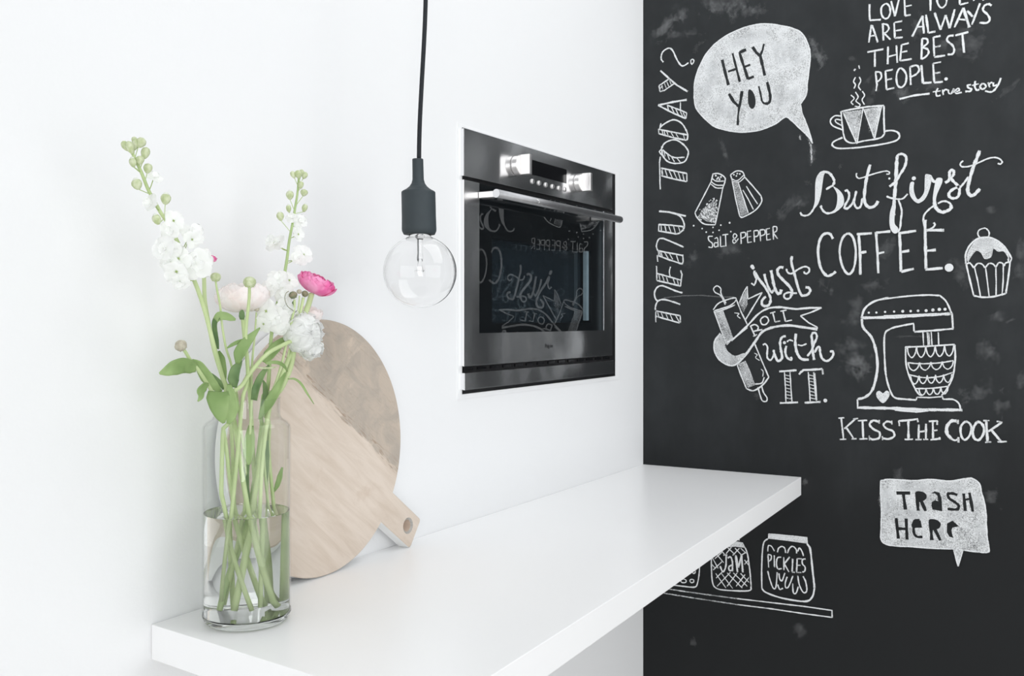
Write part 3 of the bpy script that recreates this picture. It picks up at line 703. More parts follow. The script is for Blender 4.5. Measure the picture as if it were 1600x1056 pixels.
salt = chalk('salt_shaker_drawing', None, ('c3', '''
2.8 420,168 372,260 325,350; ~2.8 325,350 340,380 380,415 445,420; 2.8 445,418 468,310 490,200; ~2.8 430,120 465,118 500,140 502,165 490,200; 2.6 432,118 420,168; ~2.4 425,145 450,162 497,162; ~2.4 420,165 450,185 495,187; ~2.4 420,180 450,202 490,203
3 448,130;3 462,142;3 478,138;3 470,152;2.5 455,150
F0.42 345,370 365,330 400,305 425,285 455,275 443,410 395,400'''),)
dm = MB(); rr = random.Random(3); ox, oy, s = CROPS['c3']
for i in range(150):
    tt = rr.random(); x = 345 + rr.random() * 115; y = 405 - rr.random() * 150
    lim = 420 - (x - 330) * 1.35
    if y < lim - 40 and rr.random() < .97: continue
    if x > 470 - (y - 240) * .12 or y > 385 + (x - 345) * .4: continue
    c = onB(ox + x / s, oy + y / s); r = (0.7 + rr.random() * .9) * MPP * .7
    fill(dm, [c + Vector((0, r * math.cos(2 * PI * k / 6), r * 1.3 * math.sin(2 * PI * k / 6))) for k in range(6)], 0.95)
dm.build('salt_grains', M['chalk'], salt, smooth=False)['kind'] = 'stuff'
chalk('pepper_shaker_drawing', None, ('c3', '''
2.8 535,125 545,160; ~2.8 535,125 570,103 605,108 618,135; 2.8 615,135 665,190 715,250; ~2.8 715,250 718,285 680,335 610,374 590,370; 2.8 590,370 565,265 545,160; ~2.4 540,148 575,160 612,128; ~2.4 545,165 585,168 618,140
F0.5 548,168 578,168 610,270 638,355 597,370; 2.4 608,215 640,270 670,330; 2.4 628,192 660,245 695,298; 2.4 580,170 610,260 640,352; 2.6 555,125;2.6 575,118;2.6 570,132;2.6 590,120'''))
chalk('scattered_grains', None, ('c3', '2.8 318,425;2.4 368,442;2.6 392,463;2.4 432,465;2.4 432,435;2.6 478,422;3 530,408;2.4 468,452;2.4 537,460'), parent=sp)

chalk('but_first_lettering', None, ('bu', '''
~4 80,768 100,798 140,808 190,790 230,740 260,680; ~F0.95 225,745 250,650 255,540 258,430 275,350 320,290 365,282 385,290 360,330 345,420 325,560 300,650 270,700; ~5 330,300 370,290 420,305 460,350 482,405 465,450; ~4.4 470,450 430,470 385,498
~F0.95 470,465 520,490 570,540 595,600 592,670 555,720 470,765 500,710 515,640 515,560 495,510; ~4.4 540,720 480,760 410,780 360,760 325,705 338,690; ~4.4 605,520 630,510 655,545 650,610 610,680 600,725; ~4.6 600,722 640,720 690,670 720,600 742,515; ~4.4 725,590 715,650 735,705 765,718 795,690 815,600
~6 905,205 870,330 845,470 835,600 850,670 890,708 935,705 970,680 998,635; ~2.8 745,305 742,340 770,368 830,355 900,330 1000,300 1090,282 1130,295 1128,315 1095,318; %3 1130,370'''), ('fi', '''
~6.4 90,110 85,200 78,320 72,430 62,560 52,700 45,820; ~F0.95 30,690 60,640 75,700 62,800 62,900 100,950 100,1000 60,1018 20,980 0,900 5,780; ~5 80,120 115,85 160,85 195,115 195,180 170,250 120,330 70,410 0,465; ~3.6 100,1000 125,950 135,850 145,760 130,690 105,620; ~3.4 -35,580 20,600 100,612 160,605 215,550
~F0.95 250,415 290,415 285,480 300,560 335,615 380,580 410,520 415,420 420,330 445,318 500,340 490,420 465,520 420,610 370,650 330,660 280,625 240,560 235,480; 5.5 287,368; ~5 485,345 520,405 555,400 590,370; ~F0.95 545,390 570,362 620,368 620,420 590,490 560,560 548,630 560,690 525,690 510,620 520,520
~6 530,640 535,690 565,735 615,765 670,755 720,725 725,680; ~3.6 728,700 715,665 670,640 620,640 570,665; ~3.6 525,690 470,730 415,790 400,850 415,940 440,975 480,965 520,940 535,910 520,888
~5 655,420 700,390 708,330 710,290 735,268 758,290 752,330 720,370; ~5 715,350 750,400 800,450 825,500 815,570 780,600 730,600 700,570 710,530 760,490 835,460; ~4 830,480 880,420 930,350; ~6.4 1062,40 1030,130 990,230 950,360 925,470 925,530 955,568 990,565 1030,530 1065,490; ~3 868,160 835,195 850,228 920,230 1000,205 1080,170 1160,135 1240,122 1300,140 1328,175 1305,200 1275,190'''))
chalk('coffee_lettering', None, ('c4', '''
~5.4 262,605 240,572 200,575 172,620 163,700 180,795 220,848 258,838 280,820; ~4.8 360,570 322,605 305,690 325,790 365,838 400,795 412,690 395,600 360,570
5 430,565 440,700 442,842; 5 418,575 518,568; 4.6 440,697 482,690; 4.8 545,560 555,700 560,832; 4.8 545,565 640,555; 4.6 560,702 600,692
5.2 700,560 706,690 710,822; 5 700,568 810,552; 4.8 710,692 765,683; 5.2 710,822 795,802; 5.4 868,480 870,600 875,805; 5.4 878,548 995,548; 5.2 875,684 940,678; 5.2 870,808 985,798; 11 1027,795'''))
ck = chalk('cupcake_drawing', None, ('c4', '''
~2.6 1255,535 1225,548 1217,572 1232,598 1262,605 1288,588 1290,558 1272,538 1255,535; ~3.2 1138,770 1138,700 1175,635 1235,598 1310,600 1375,640 1415,690 1440,735; ~2.6 1440,735 1425,765 1415,735
~F0.75 1145,740 1152,690 1200,620 1260,598 1330,612 1385,650 1415,700 1425,745 1390,690 1350,690 1320,672 1305,725 1262,738 1238,700 1205,685 1165,735 1155,760; !20 1190,650 1250,625 1330,640'''))
chalk('cupcake_wrapper', None, ('c4', '''
~2.8 1140,772 1165,765 1190,797; ~2.8 1190,797 1215,768 1245,772 1265,797; ~2.8 1265,797 1290,768 1318,772 1335,793; ~2.8 1335,793 1355,763 1378,766 1390,785; ~2.8 1390,785 1400,765 1428,755
3 1140,772 1165,880 1190,980; ~3.4 1190,980 1250,990 1320,986 1402,965; 3 1430,755 1418,860 1402,965; 2.4 1195,795 1215,880 1235,985; 2.4 1268,795 1280,890 1292,988; 2.4 1335,790 1338,890 1337,985; 2.4 1385,775 1384,880 1376,980'''), parent=ck)

chalk('just_lettering', None, ('ju', '''
~3.4 150,448 175,465 198,478 225,425 238,350; ~5 205,240 205,300 235,360; ~5.4 215,270 270,370 370,500 440,620 470,715 445,800 390,825 335,810 325,750 355,700 392,668; 5.5 165,172; 5 180,195
~5 365,295 390,400 440,530 490,600 520,560; ~6 475,235 495,330 520,460 555,570 600,622 632,600 645,552; ~6 682,190 620,188 582,240 605,320 690,410 780,500 825,590 800,670; ~4 815,630 790,690 730,708 690,670 710,620 780,600 840,612 905,612
~5.4 822,0 812,100 850,250 890,400 930,540 975,640 1020,652 1085,630 1122,575 1100,525 1045,515; ~3.6 728,210 750,268 805,292 870,255 950,205 1035,175 1100,200 1105,255 1065,290 1030,280 1018,255'''))
pin = chalk('rolling_pin_drawing', None, ('c5', '''
~2.6 185,322 155,262 118,240 108,215 130,197 155,215 157,248 190,312; ~2.8 105,355 140,312 200,287 252,276 250,300 210,330 150,350 112,362; ~2.6 115,372 180,352 250,322; 3 110,362 150,470 188,570; 3 255,280 290,370 330,450
F0.58 118,372 172,362 205,450 238,545 195,590 155,480; !16 158,400 195,500 215,560; ~2 245,375 275,380 265,395 285,412
3 260,710 290,790 325,875; ~3.4 325,875 372,888 430,852 472,800; 3 472,800 425,690 375,570; ~2.8 380,845 425,838 442,800
F0.58 270,712 318,690 350,760 382,850 335,870 295,790; !20 300,730 345,850; ~2 375,640 395,652 385,670 412,690; ~2 420,745 435,762 432,795; ~2.8 400,865 415,920 430,955 455,958 460,935 437,900 425,858'''))
ban = chalk('ribbon_banner', None, ('c5', '''
2.4 330,200 305,240 277,310; 2.4 330,200 333,285; 2.6 333,285 428,240; 3 428,240 370,335 315,425; F0.5 325,218 332,320 305,372 277,312; !14 310,260 300,360
~3.4 190,572 245,540 330,470; ~4 225,560 330,460 400,385 470,345 560,338 650,350 740,342; 4 560,340 650,350 745,342 820,342; 3 820,342 750,372 680,395; 3 680,395 735,440 792,470
~5.2 785,482 700,470 600,458 500,470 430,500 385,560 320,650 262,712; 3 792,470 785,492
~F0.64 150,512 115,560 112,620 145,685 205,722 260,708 320,650 300,642 250,658 205,632 182,590 200,560; ~3.4 152,508 112,570 120,645 165,700 228,724 270,705; !14 140,575 158,645 210,695; !12 165,570 185,640 240,680'''), parent=pin)
chalk('roll_lettering', None, ('c5', '''
3 350,460 382,530; 2.6 368,530 395,518; ~3 350,462 380,452 402,468 395,490 368,497; 3 375,495 430,485; ~3 440,400 418,420 425,448 450,452 470,430 462,405 440,400
3 497,370 513,435; 3 513,435 548,428; 2.6 480,378 515,368; 3 565,360 582,432; 3 582,432 625,422; 2.6 548,364 590,357'''), parent=pin)
chalk('with_it_lettering', None, ('c5', '''
'''), ('wi', '''~3.6 100,235 130,222 160,260 155,340 160,400 200,425 235,370 240,295; ~5 235,300 255,370 290,435 330,420 345,380 325,270 320,190 345,135 392,122; ~4.6 400,245 385,310 400,380 435,415 465,418 455,385; 4.6 375,205; ~5.4 520,90 512,180 520,280 550,365 600,415 685,420; ~3.2 405,195 440,172 485,185; ~3.2 545,232 590,242 625,232 655,218; ~5.4 752,425 735,330 728,200 715,110; ~4.4 715,115 740,80 775,90 785,140 755,210 720,300 665,378; ~4.6 760,330 790,270 820,262 828,330 850,400 900,438 950,420 990,370 992,325 970,312 958,330'''), ('c5', '''
4 540,762 655,753; 4 545,970 665,965; 2.6 575,765 582,870 585,962; 2.6 612,765 618,870 625,962; 2 580,785 608,790;2 580,805 608,812;2 582,825 610,832;2 582,847 610,854;2 584,870 612,877;2 585,892 614,899;2 586,914 616,920;2 587,936 618,942
4.6 680,770 700,752 760,750 825,745; 4 672,782 685,762; 4 825,745 830,782; 2.8 732,765 740,870 745,960; 2.8 768,765 776,870 785,955; 4 708,968 815,962
2.2 738,785 768,792;2.2 740,805 770,812;2.2 740,825 771,832;2.2 742,847 772,855;2.2 743,870 775,877;2.2 745,892 777,900;2.2 746,915 780,922;2.2 748,936 782,944; 2.4 776,772 789,950; 5.4 845,953'''))

mx_ = chalk('stand_mixer_drawing', None, ('c6', '''
~4.2 188,232 210,170 270,125 360,102; ~3.2 330,110 480,92 600,85 685,88; ~3.2 685,88 725,125 755,190 765,215; 3.6 762,200 768,297; 5.6 190,230 400,225 600,212 757,203; 3 330,218 757,200
~5 190,235 200,292 250,350 278,430 290,530 278,620 255,690 215,730 165,745; 3.2 163,745 165,805; 5.6 163,798 400,803 600,812 828,813; 4 400,812 540,825 620,815; ~3.2 817,808 805,772 770,747 705,745; 2.6 705,745 702,728; 2.6 702,728 620,735 540,732; 2.6 540,732 535,750
~3.6 535,750 470,745 400,735 370,690 345,600 335,480 335,340 370,300 440,280 520,265; 3 518,262 522,315; 3.6 522,318 640,310 772,298'''))
chalk('head_dots', None, ('c6', '3 235,197;3 283,196;3 338,192;3 395,190;4 450,188;3.4 500,187;3.4 547,185;4 598,184;4.4 641,180;4.4 682,176;4 718,175'), parent=mx_)
chalk('whisk_lines', None, ('c6', '2.6 578,320 582,405;2.4 605,320 612,405;2.4 630,318 635,402;2.6 675,320 678,402;2 615,322 620,402'), parent=mx_)
chalk('mixing_bowl', None, ('c6', '''3.2 465,415 600,410 780,398; ~3 468,415 472,530 500,620 545,705 572,722; ~3 780,400 782,500 765,610 725,685 695,722
~2.6 480,513 560,520 680,515 772,500; ~2.6 492,590 580,608 680,602 768,575; ~2.6 528,678 640,675 742,662
''' + scallops([(478, 774, 415, 402, 68, 5), (484, 772, 515, 503, 50, 4), (500, 762, 598, 585, 52, 5), (552, 738, 678, 668, 42, 4)])), parent=mx_)
chalk('heart', None, ('c6', '~F0.9 325,770 287,735 283,703 303,692 325,707 347,690 366,705 360,735'), parent=mx_)
chalk('kiss_the_cook_lettering', None, ('c6', '''
3.6 60,868 75,998; 3 42,865 80,862; 3 50,1000 92,998; 3.6 152,868 80,932; 3.6 88,918 140,995; 3 125,997 158,995; 3 135,870 168,866
4 195,880 200,995; 3.4 165,882 225,878; 3.4 175,998 227,995; ~4.2 300,888 262,880 240,905 265,935 302,955 300,990 262,1000 238,990; 3 238,975 240,1005; 3 300,875 302,900
~4 380,892 350,886 328,908 350,932 388,948 396,978 362,997 322,992; 3 320,978 322,1005; 3 380,880 382,905
4 425,883 490,878 548,870; 3 425,880 430,915; 4 485,880 487,998; 3.4 462,1000 515,998; 3.6 540,865 548,890; 4 552,905 550,1000; 4 597,900 597,998; 3.4 550,952 597,946; 3 530,1001 570,1000;3 580,1000 612,999
4 640,885 642,998; 3.6 615,885 672,882; 3.2 640,945 670,940; 3.6 625,1002 685,995; 3 670,882 668,908; 3 683,985 686,1002
~6 792,882 758,884 730,920 732,965 758,995; ~4 755,995 780,1005 805,998; 4 800,875 800,902; 4 803,985 803,1020
~4.2 850,887 818,920 822,980 848,1002 880,962 882,910 850,887; ~4.6 922,890 895,938 902,990 935,1002 965,952 955,905 922,890
4.4 978,880 988,1015; 3.2 960,880 1000,880; 3.2 972,1018 1012,1015; 4 1078,892 992,950; 4.4 1010,938 1072,1012; 3.2 1050,1015 1110,1013; 3 1045,885 1082,892'''))

b2 = chalk('trash_bubble_drawing', None, ('tr', '''
F0.74 45,75 150,60 400,75 600,62 800,80 1000,50 1060,55 1130,110 1150,200 1180,300 1200,420 1205,560 1215,700 1235,830 1215,860 1100,855 950,835 897,1015 845,825 600,815 400,800 200,790 100,770 50,720 50,600 55,400 45,200
~3.2 45,75 150,60 400,75 600,62 800,80 1000,50 1060,55 1130,110 1150,200 1180,300 1200,420 1205,560 1215,700 1235,830 1215,860 1100,855 950,835; ~3 845,825 600,815 400,800 200,790 100,770 50,720 50,600 55,400 45,200 45,75
2.2 950,835 897,1015; 2.4 897,1015 845,825; !22 90,120 100,300 110,500; !20 200,150 600,145; !24 160,440 600,450; !16 250,745 700,765; !18 620,150 1000,140; !20 540,200 560,400; !20 140,200 160,420; !22 750,480 950,440; !18 1120,500 1165,800; !18 720,560 740,740; !24 880,150 900,260; !20 1050,230 1130,400
~2 205,185 375,190 375,225; ~2 200,480 230,730; ~2 740,560 760,690 840,740 900,700'''))
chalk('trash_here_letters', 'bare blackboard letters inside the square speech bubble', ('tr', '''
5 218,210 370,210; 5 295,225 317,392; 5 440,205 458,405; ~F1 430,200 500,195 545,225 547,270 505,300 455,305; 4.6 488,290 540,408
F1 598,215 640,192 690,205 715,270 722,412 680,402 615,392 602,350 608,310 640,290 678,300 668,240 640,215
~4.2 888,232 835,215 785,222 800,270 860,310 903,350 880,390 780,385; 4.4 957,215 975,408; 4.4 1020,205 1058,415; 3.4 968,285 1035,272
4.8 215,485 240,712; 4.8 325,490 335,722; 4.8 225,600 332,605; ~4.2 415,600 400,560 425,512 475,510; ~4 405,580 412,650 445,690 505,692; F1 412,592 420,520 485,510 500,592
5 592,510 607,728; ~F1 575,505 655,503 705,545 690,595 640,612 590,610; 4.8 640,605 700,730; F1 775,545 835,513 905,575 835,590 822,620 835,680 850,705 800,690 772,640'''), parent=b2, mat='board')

shelf = chalk('drawn_shelf', None, ('ja', '''%2.6 -140,530 60,565 200,587 400,615 700,655; 2.6 700,655 1000,690 1300,725 1545,760; %2.6 -140,575 10,600 300,648 700,708; 2.6 700,708 1000,745 1300,790 1545,822; 2.8 1545,755 1547,825'''))
def lattice():
    L = ['500,300 570,235', '485,400 570,320', '512,472 580,402', '520,545 640,420', '610,545 700,425', '690,545 770,440', '740,550 805,465', '600,255 650,195', '660,270 720,205', '740,265 790,235', '765,350 800,310',
         '478,290 530,385', '500,240 580,335', '550,215 600,275', '615,200 680,262', '680,205 742,270', '730,205 782,252', '508,430 600,560', '555,425 660,565', '610,425 745,560', '665,425 790,545', '730,430 805,510', '765,310 805,360', '470,345 500,380']
    return ';'.join('2.1 ' + q for q in L)
pk = chalk('pickle_jar_drawing', None, ('ja', '''
F0.9 975,78 1000,76 1150,95 1322,112 1327,165 1150,140 975,120; 3.4 980,80 1150,95 1322,112; 3.4 1318,105 1325,168; ~3 978,118 940,150 925,230 918,400 920,565; ~3.6 920,565 960,602 1100,650 1300,680 1368,642 1390,560; ~4.2 1390,560 1372,400 1352,220 1325,168
~2.6 972,235 978,185 1005,188 1032,232; ~2.8 1058,242 1070,205 1100,190 1125,208 1132,248; ~2.8 1148,250 1165,208 1195,188 1225,215 1230,252; ~2.8 1240,235 1255,203 1278,235 1292,276
~2.8 972,408 990,480 1020,560 1045,550 1057,420; ~2.8 1072,430 1080,480 1100,495 1125,425; ~2.8 1060,530 1080,572 1108,562; ~2.8 1145,460 1128,520 1135,558 1160,545 1197,452; ~2.8 1195,520 1200,600 1225,605 1245,548; ~3 1240,450 1255,535 1290,600 1320,585 1312,510 1288,455'''))
chalk('pickles_lettering', None, ('ja', '''2.8 975,260 980,378; ~2.8 975,262 1003,270 1000,308 977,322; 2.8 1030,268 1032,375; ~2.8 1092,285 1060,292 1050,340 1062,388 1097,387; 2.8 1115,285 1117,402; 2.8 1168,283 1120,345; 2.8 1120,345 1162,417
3.4 1195,300 1190,417; 3 1190,417 1215,422; 3 1235,298 1230,422; 2.8 1230,422 1272,422; 2.8 1235,298 1275,300; 2.6 1235,357 1265,357; ~3 1310,300 1282,308 1282,345 1305,372 1303,408 1280,420'''), parent=pk)
jm = chalk('jam_jar_drawing', None, ('ja', '''F0.85 560,200 600,160 700,145 750,155 775,203 680,192; ~3 452,200 468,280 470,360 478,500 510,560 600,580 800,585 825,545; ~3 825,545 812,400 792,260 770,200; 2.6 715,130;''' + lattice()))
chalk('jam_lettering', None, ('ja', '''3.2 575,266 612,266; ~3.6 602,268 598,370 572,415 547,365; ~3.6 615,292 642,285 657,330 657,412; ~3.4 655,355 626,372 632,405 657,400; 3.8 685,268 703,420; 3.4 688,268 712,378; 3.4 712,378 738,266; 4 738,268 750,422'''), parent=jm)
bj = chalk('fruit_jar_drawing', None, ('ja', '''~2.8 365,355 360,440 342,530 312,553 220,545 100,528 40,500 30,380; ~2.8 365,355 362,250 340,200; ~2.2 250,418 235,432 250,446 266,435 262,420 250,418; ~2.4 315,398 302,412 310,432 328,418 315,398; ~2.4 222,480 198,490 205,510 235,512 246,495 222,480; ~2.4 295,482 278,492 288,512 310,508 312,490 295,482; ~2.2 170,450 158,462 172,474 184,462 170,450
F0.6 100,200 340,215 340,240 100,230'''))

# ------------------------------------------------------------------ glass vase with water
VY = -0.0800
vc = onA(386, 968, VY); VX = vc.x
VR = 0.0482
vase = thing('glass_vase', 'tall clear glass bottle vase half filled with water, holding the cut flowers', 'vase', (VX, VY, TOP))
prof_out = [(0.0467, 0.0092), (VR, 0.0110), (VR, 0.2140), (0.0474, 0.2185), (0.0445, 0.2220), (0.0385, 0.2262), (0.0368, 0.2290), (0.0366, 0.2340), (0.0366, 0.2480), (0.0372, 0.2493)]
prof_in = [(0.0360, 0.2493), (0.0354, 0.2480), (0.0352, 0.2340), (0.0355, 0.2297), (0.0374, 0.2257), (0.0434, 0.2209), (0.0463, 0.2172), (0.0467, 0.2135), (0.0467, 0.0092)]
MB().lathe(prof_out + prof_in, (VX, VY, TOP), 96).build('glass_body', M['glass_wall'], vase, fixn=True)
MB().lathe([(0, 0.0003), (0.038, 0.0003), (0.0435, 0.0011), (0.0465, 0.0042), (VR, 0.0088), (VR, 0.0108), (0.0466, 0.0090), (0.0440, 0.0082), (0.038, 0.0078), (0, 0.0075)], (VX, VY, TOP), 96)\
    .build('thick_base', M['glass_base'], vase, fixn=True)
WL = 0.1215
ri = 0.04655
MB().lathe([(0, 0.0077), (0.038, 0.0080), (0.0440, 0.0084), (ri, 0.0093), (ri, WL + .0010), (ri - .0010, WL + .0002), (ri - .003, WL), (0, WL)], (VX, VY, TOP), 96)\
    .build('water', M['water'], vase, fixn=True)

# ------------------------------------------------------------------ cut flowers standing in the vase
# photo-traced stems lie around the vase axis: y gives how far each stands from the wall
def Pt(u, v, y): return onA(u, v, VY + y)
def PXS(u): return (VY - CY) / (FY - FX * (u - 800) / FOC) / FOC      # metres per photo pixel at the vase's distance
def inside(p, clear=0.004):                     # keep a stem inside the glass
    h = p.z - TOP
    r = (0.0340 if h > 0.222 else 0.0455) - clear
    if h > 0.252: return p
    d = Vector((p.x - VX, p.y - VY, 0))
    if d.length > r: d *= r / d.length
    return Vector((VX + d.x, VY + d.y, max(p.z, TOP + 0.0125 + clear * .4)))
def stem_path(pts, n=6, rad=0.0022):
    P = [Pt(*q) for q in pts]; P = smooth(P, n)
    return [inside(p, rad + .0008) for p in P]
def stem(pts, parent, r0=3.2, r1=2.4, mat='stem', name='stem'):
    k = PXS(386); P = stem_path(pts, rad=r0 * k * .5); n = len(P)
    rad = [(r1 + (r0 - r1) * i / (n - 1)) * k * 0.5 for i in range(n)]
    MB().tube(P, rad, 10).build(name, M[mat], parent)
    return P
def flower(name, label, base, group=None):
    p = Pt(*base); p = inside(p)
    return thing(name, label, 'flower', p, group or 'cut flowers standing in the glass vase')
def frame(axis, up=Vector((0, 0, 1))):
    a = axis.normalized(); s = a.cross(up)
    if s.length < .05: s = a.cross(Vector((1, 0, 0)))
    s.normalize(); t = s.cross(a).normalized()
    return Matrix((s, t, a)).transposed()          # columns: side, up-ish, axis
# flat-ish petal grid: length along +Y, width along X, cupped along Z; returns verts+faces
def petal_grid(mb, T, length, width, cup=0.2, curl=0.0, ruff=0.06, seed=0, nu=6, nv=7, tip=0.55, narrow=0.25):
    rr = random.Random(seed); ph = rr.uniform(0, 6.28); ph2 = rr.uniform(0, 6.28)
    base = len(mb.v)
    for j in range(nv + 1):
        s = j / nv
        wv = width * 0.5 * (narrow + (1 - narrow) * math.sin(min(1, s / tip) * PI / 2)) * (math.sqrt(max(0, 1 - ((s - tip) / (1.02 - tip)) ** 2)) if s > tip else 1)
        for i in range(nu + 1):
            a = i / nu * 2 - 1
            z = cup * width * (a * a) * 0.5 * (1 - .3 * s) + curl * length * s * s + ruff * width * s * math.sin(ph + a * 4.3) + ruff * .5 * width * s * math.sin(ph2 + a * 9)
            y = length * s * (1 - .06 * a * a) + (ruff * .5 * length * math.sin(ph2 + a * 7) if j == nv else 0)
            mb.v.append(T @ Vector((a * max(wv, width * .05), y, z)))
    for j in range(nv):
        for i in range(nu):
            q = base + j * (nu + 1) + i; mb.f.append((q, q + 1, q + nu + 2, q + nu + 1))
def cam_dir(p): return (Vector((CX, CY, CZ)) - p).normalized()

# ---- stock flowers: open four-petalled blossoms, then closed buds on thin stalks at the tip
def blossom(parent, node, u, v, y, size, face=(0, 0), n=4, seed=0, double=None):
    double = seed % 3 != 0 if double is None else double; size *= 1.06
    c = Pt(u, v, y); k = PXS(386); r = size * k * 0.5; rr = random.Random(seed)
    cd = cam_dir(c); Rt = cd.cross(Vector((0, 0, 1))).normalized() * -1     # to the right in the picture
    axis = (cd + Rt * face[0] + Vector((0, 0, 1)) * face[1]).normalized()
    F = frame(axis).to_4x4(); mb = MB(); a0 = rr.uniform(0, 1.5)
    for i in range(n):
        a = a0 + 2 * PI * i / n + rr.uniform(-.15, .15)
        T = Matrix.Translation(c) @ F @ Matrix.Rotation(a, 4, 'Z') @ Matrix.Translation((0, r * .06, 0)) @ Matrix.Rotation(rr.uniform(.0, .45), 4, 'X')
        petal_grid(mb, T, r * rr.uniform(.85, 1.1), r * rr.uniform(1.05, 1.35), cup=rr.uniform(-.1, .22), curl=rr.uniform(-.35, .05), ruff=.05, seed=seed * 13 + i)
    if double:
        for i in range(n):
            a = a0 + .7 + 2 * PI * i / n + rr.uniform(-.3, .3)
            T = Matrix.Translation(c + axis * r * .08) @ F @ Matrix.Rotation(a, 4, 'Z') @ Matrix.Rotation(rr.uniform(.6, 1.15), 4, 'X')
            petal_grid(mb, T, r * rr.uniform(.45, .7), r * rr.uniform(.6, .85), cup=.3, curl=-.25, ruff=.09, seed=seed * 17 + i, nu=5, nv=5)
    b = mb.build('blossom', M['petal_white'], parent, smooth=True)
    # calyx and stalk behind, little green eye in front
    g = MB(); back = c - axis * r * .55
    g.tube([c - axis * r * .02, c - axis * r * .25, back], [r * .16, r * .17, r * .10], 8)
    if node is not None:
        g.tube(smooth([back, (back + node) * .5 + Vector((0, 0, -.001)), node], 3), 0.0005, 6)
    for i in range(4):
        a = a0 + 1.57 * i + .4
        g.tube([c + axis * r * .02, c + axis * r * .08 + (F.to_3x3() @ Vector((math.cos(a), math.sin(a), 0))) * r * .13], [r * .05, r * .02], 5)
    g.build('calyx', M['calyx'], b)
    return b
def stock_bud(parent, node, u, v, y, w, h, ang=0.0, white=.3, mat='bud'):
    c = Pt(u, v, y); k = PXS(386); w *= k; h *= k
    cd = cam_dir(c); Rt = cd.cross(Vector((0, 0, 1))).normalized() * -1
    ax = (Vector((0, 0, 1)) * math.cos(ang) + Rt * math.sin(ang)).normalized()
    Rm = frame(ax, cd)
    prof = [(0, -h * .5), (w * .16, -h * .47), (w * .36, -h * .28), (w * .5, 0), (w * .47, h * .22), (w * .34, h * .40), (0, h * .5)]
    mb = MB().lathe(prof, c, 12, M=Rm)
    for p in range(len(mb.v)):                      # ridges between the folded sepals
        d = mb.v[p] - c; q = Rm.transposed() @ d; a = math.atan2(q.y, q.x)
        f = 1 + .09 * math.cos(4 * a); q.x *= f; q.y *= f; mb.v[p] = c + Rm @ q
    b = mb.build('bud', M[mat], parent)
    if white:
        MB().lathe([(w * .30, h * (.5 - white * .6)), (w * .32, h * .42), (w * .2, h * .56), (0, h * .6)], c, 10, M=Rm).build('petal_tip', M['petal_white'], b)
    if node is not None:
        MB().tube(smooth([c - ax * h * .45, (c - ax * h * .45 + node) * .5, node], 3), 0.00045, 6).build('bud_stalk', M['stem'], b)
    return b
def near(P, u, v):                                   # point of a stem path closest to a photo position
    best = None
    for p in P:
        d = p - Vector((CX, CY, CZ)); z = d.x * FX + d.y * FY; t = (d.x * FY - d.y * FX) / z; uu = 800 + FOC * t; vv = HOR - FOC * d.z / z
        q = (uu - u) ** 2 + (vv - v) ** 2
        if best is None or q < best[0]: best = (q, p)
    return best[1]

fa = flower('white_stock_stem', 'tall white stock stem leaning left, with green buds at its tip', (428, 955, -.012))
PA = stem([(205, 236, -.022), (212, 250, -.022), (222, 272, -.02), (231, 295, -.019), (240, 312, -.018), (251, 332, -.016), (263, 350, -.014), (276, 375, -.012), (288, 400, -.01), (300, 430, -.008),
           (310, 455, -.006), (322, 492, -.004), (334, 540, -.002), (345, 580, .0), (354, 612, .0), (366, 660, -.004), (378, 740, -.012), (396, 840, -.018), (420, 955, -.012)], fa, 8.2, 4.0)
for (u, v, y, w_, h_, a_, nu_, nv_, wh) in [
        (196, 228, -.022, 9, 15, -.5, 206, 240, 0), (203, 230, -.028, 10, 17, -.3, 207, 242, 0), (211, 226, -.02, 9, 16, .15, 210, 244, 0), (220, 223, -.024, 12, 15, .5, 212, 246, 0), (210, 219, -.018, 7, 10, -.1, 210, 238, 0),
        (227, 239, -.02, 11, 17, .2, 220, 262, 0), (208, 254, -.026, 8, 13, -.15, 216, 268, .4), (219, 250, -.027, 10, 12, .1, 219, 264, 0), (231, 263, -.024, 11, 14, .15, 227, 282, 0),
        (214, 288, -.025, 13, 15, -.3, 232, 306, .5), (207, 254, -.02, 8, 13, -.2, 218, 272, .5), (259, 311, -.018, 13, 16, .1, 262, 336, .4), (245, 343, -.02, 11, 15, -.35, 256, 340, .3)]:
    stock_bud(fa, near(PA, nu_, nv_), u, v, y, w_, h_, a_, wh)
for i, (u, v, y, s_, f0, f1, nu_, nv_) in enumerate([
        (242, 276, -.024, 21, .5, .9, 232, 298), (236, 318, -.024, 24, -.9, .3, 250, 330), (271, 345, -.024, 29, .4, .4, 268, 360), (266, 360, -.026, 26, -.3, -.2, 272, 368),
        (299, 366, -.020, 34, .5, .5, 284, 392), (300, 374, -.026, 26, .7, -.2, 286, 396), (257, 388, -.028, 34, -.7, .1, 282, 388), (270, 388, -.030, 26, .1, -.3, 283, 392), (279, 404, -.026, 34, -.2, -.1, 292, 410),
        (306, 412, -.030, 46, .15, -.15, 300, 428), (318, 404, -.024, 28, .7, .1, 302, 424), (276, 424, -.028, 36, -.4, -.6, 300, 436), (265, 410, -.022, 30, -.8, -.2, 296, 420), (282, 440, -.030, 26, -.1, -.8, 302, 440)]):
    blossom(fa, near(PA, nu_, nv_), u, v, y, s_, (f0, f1), seed=31 + i)

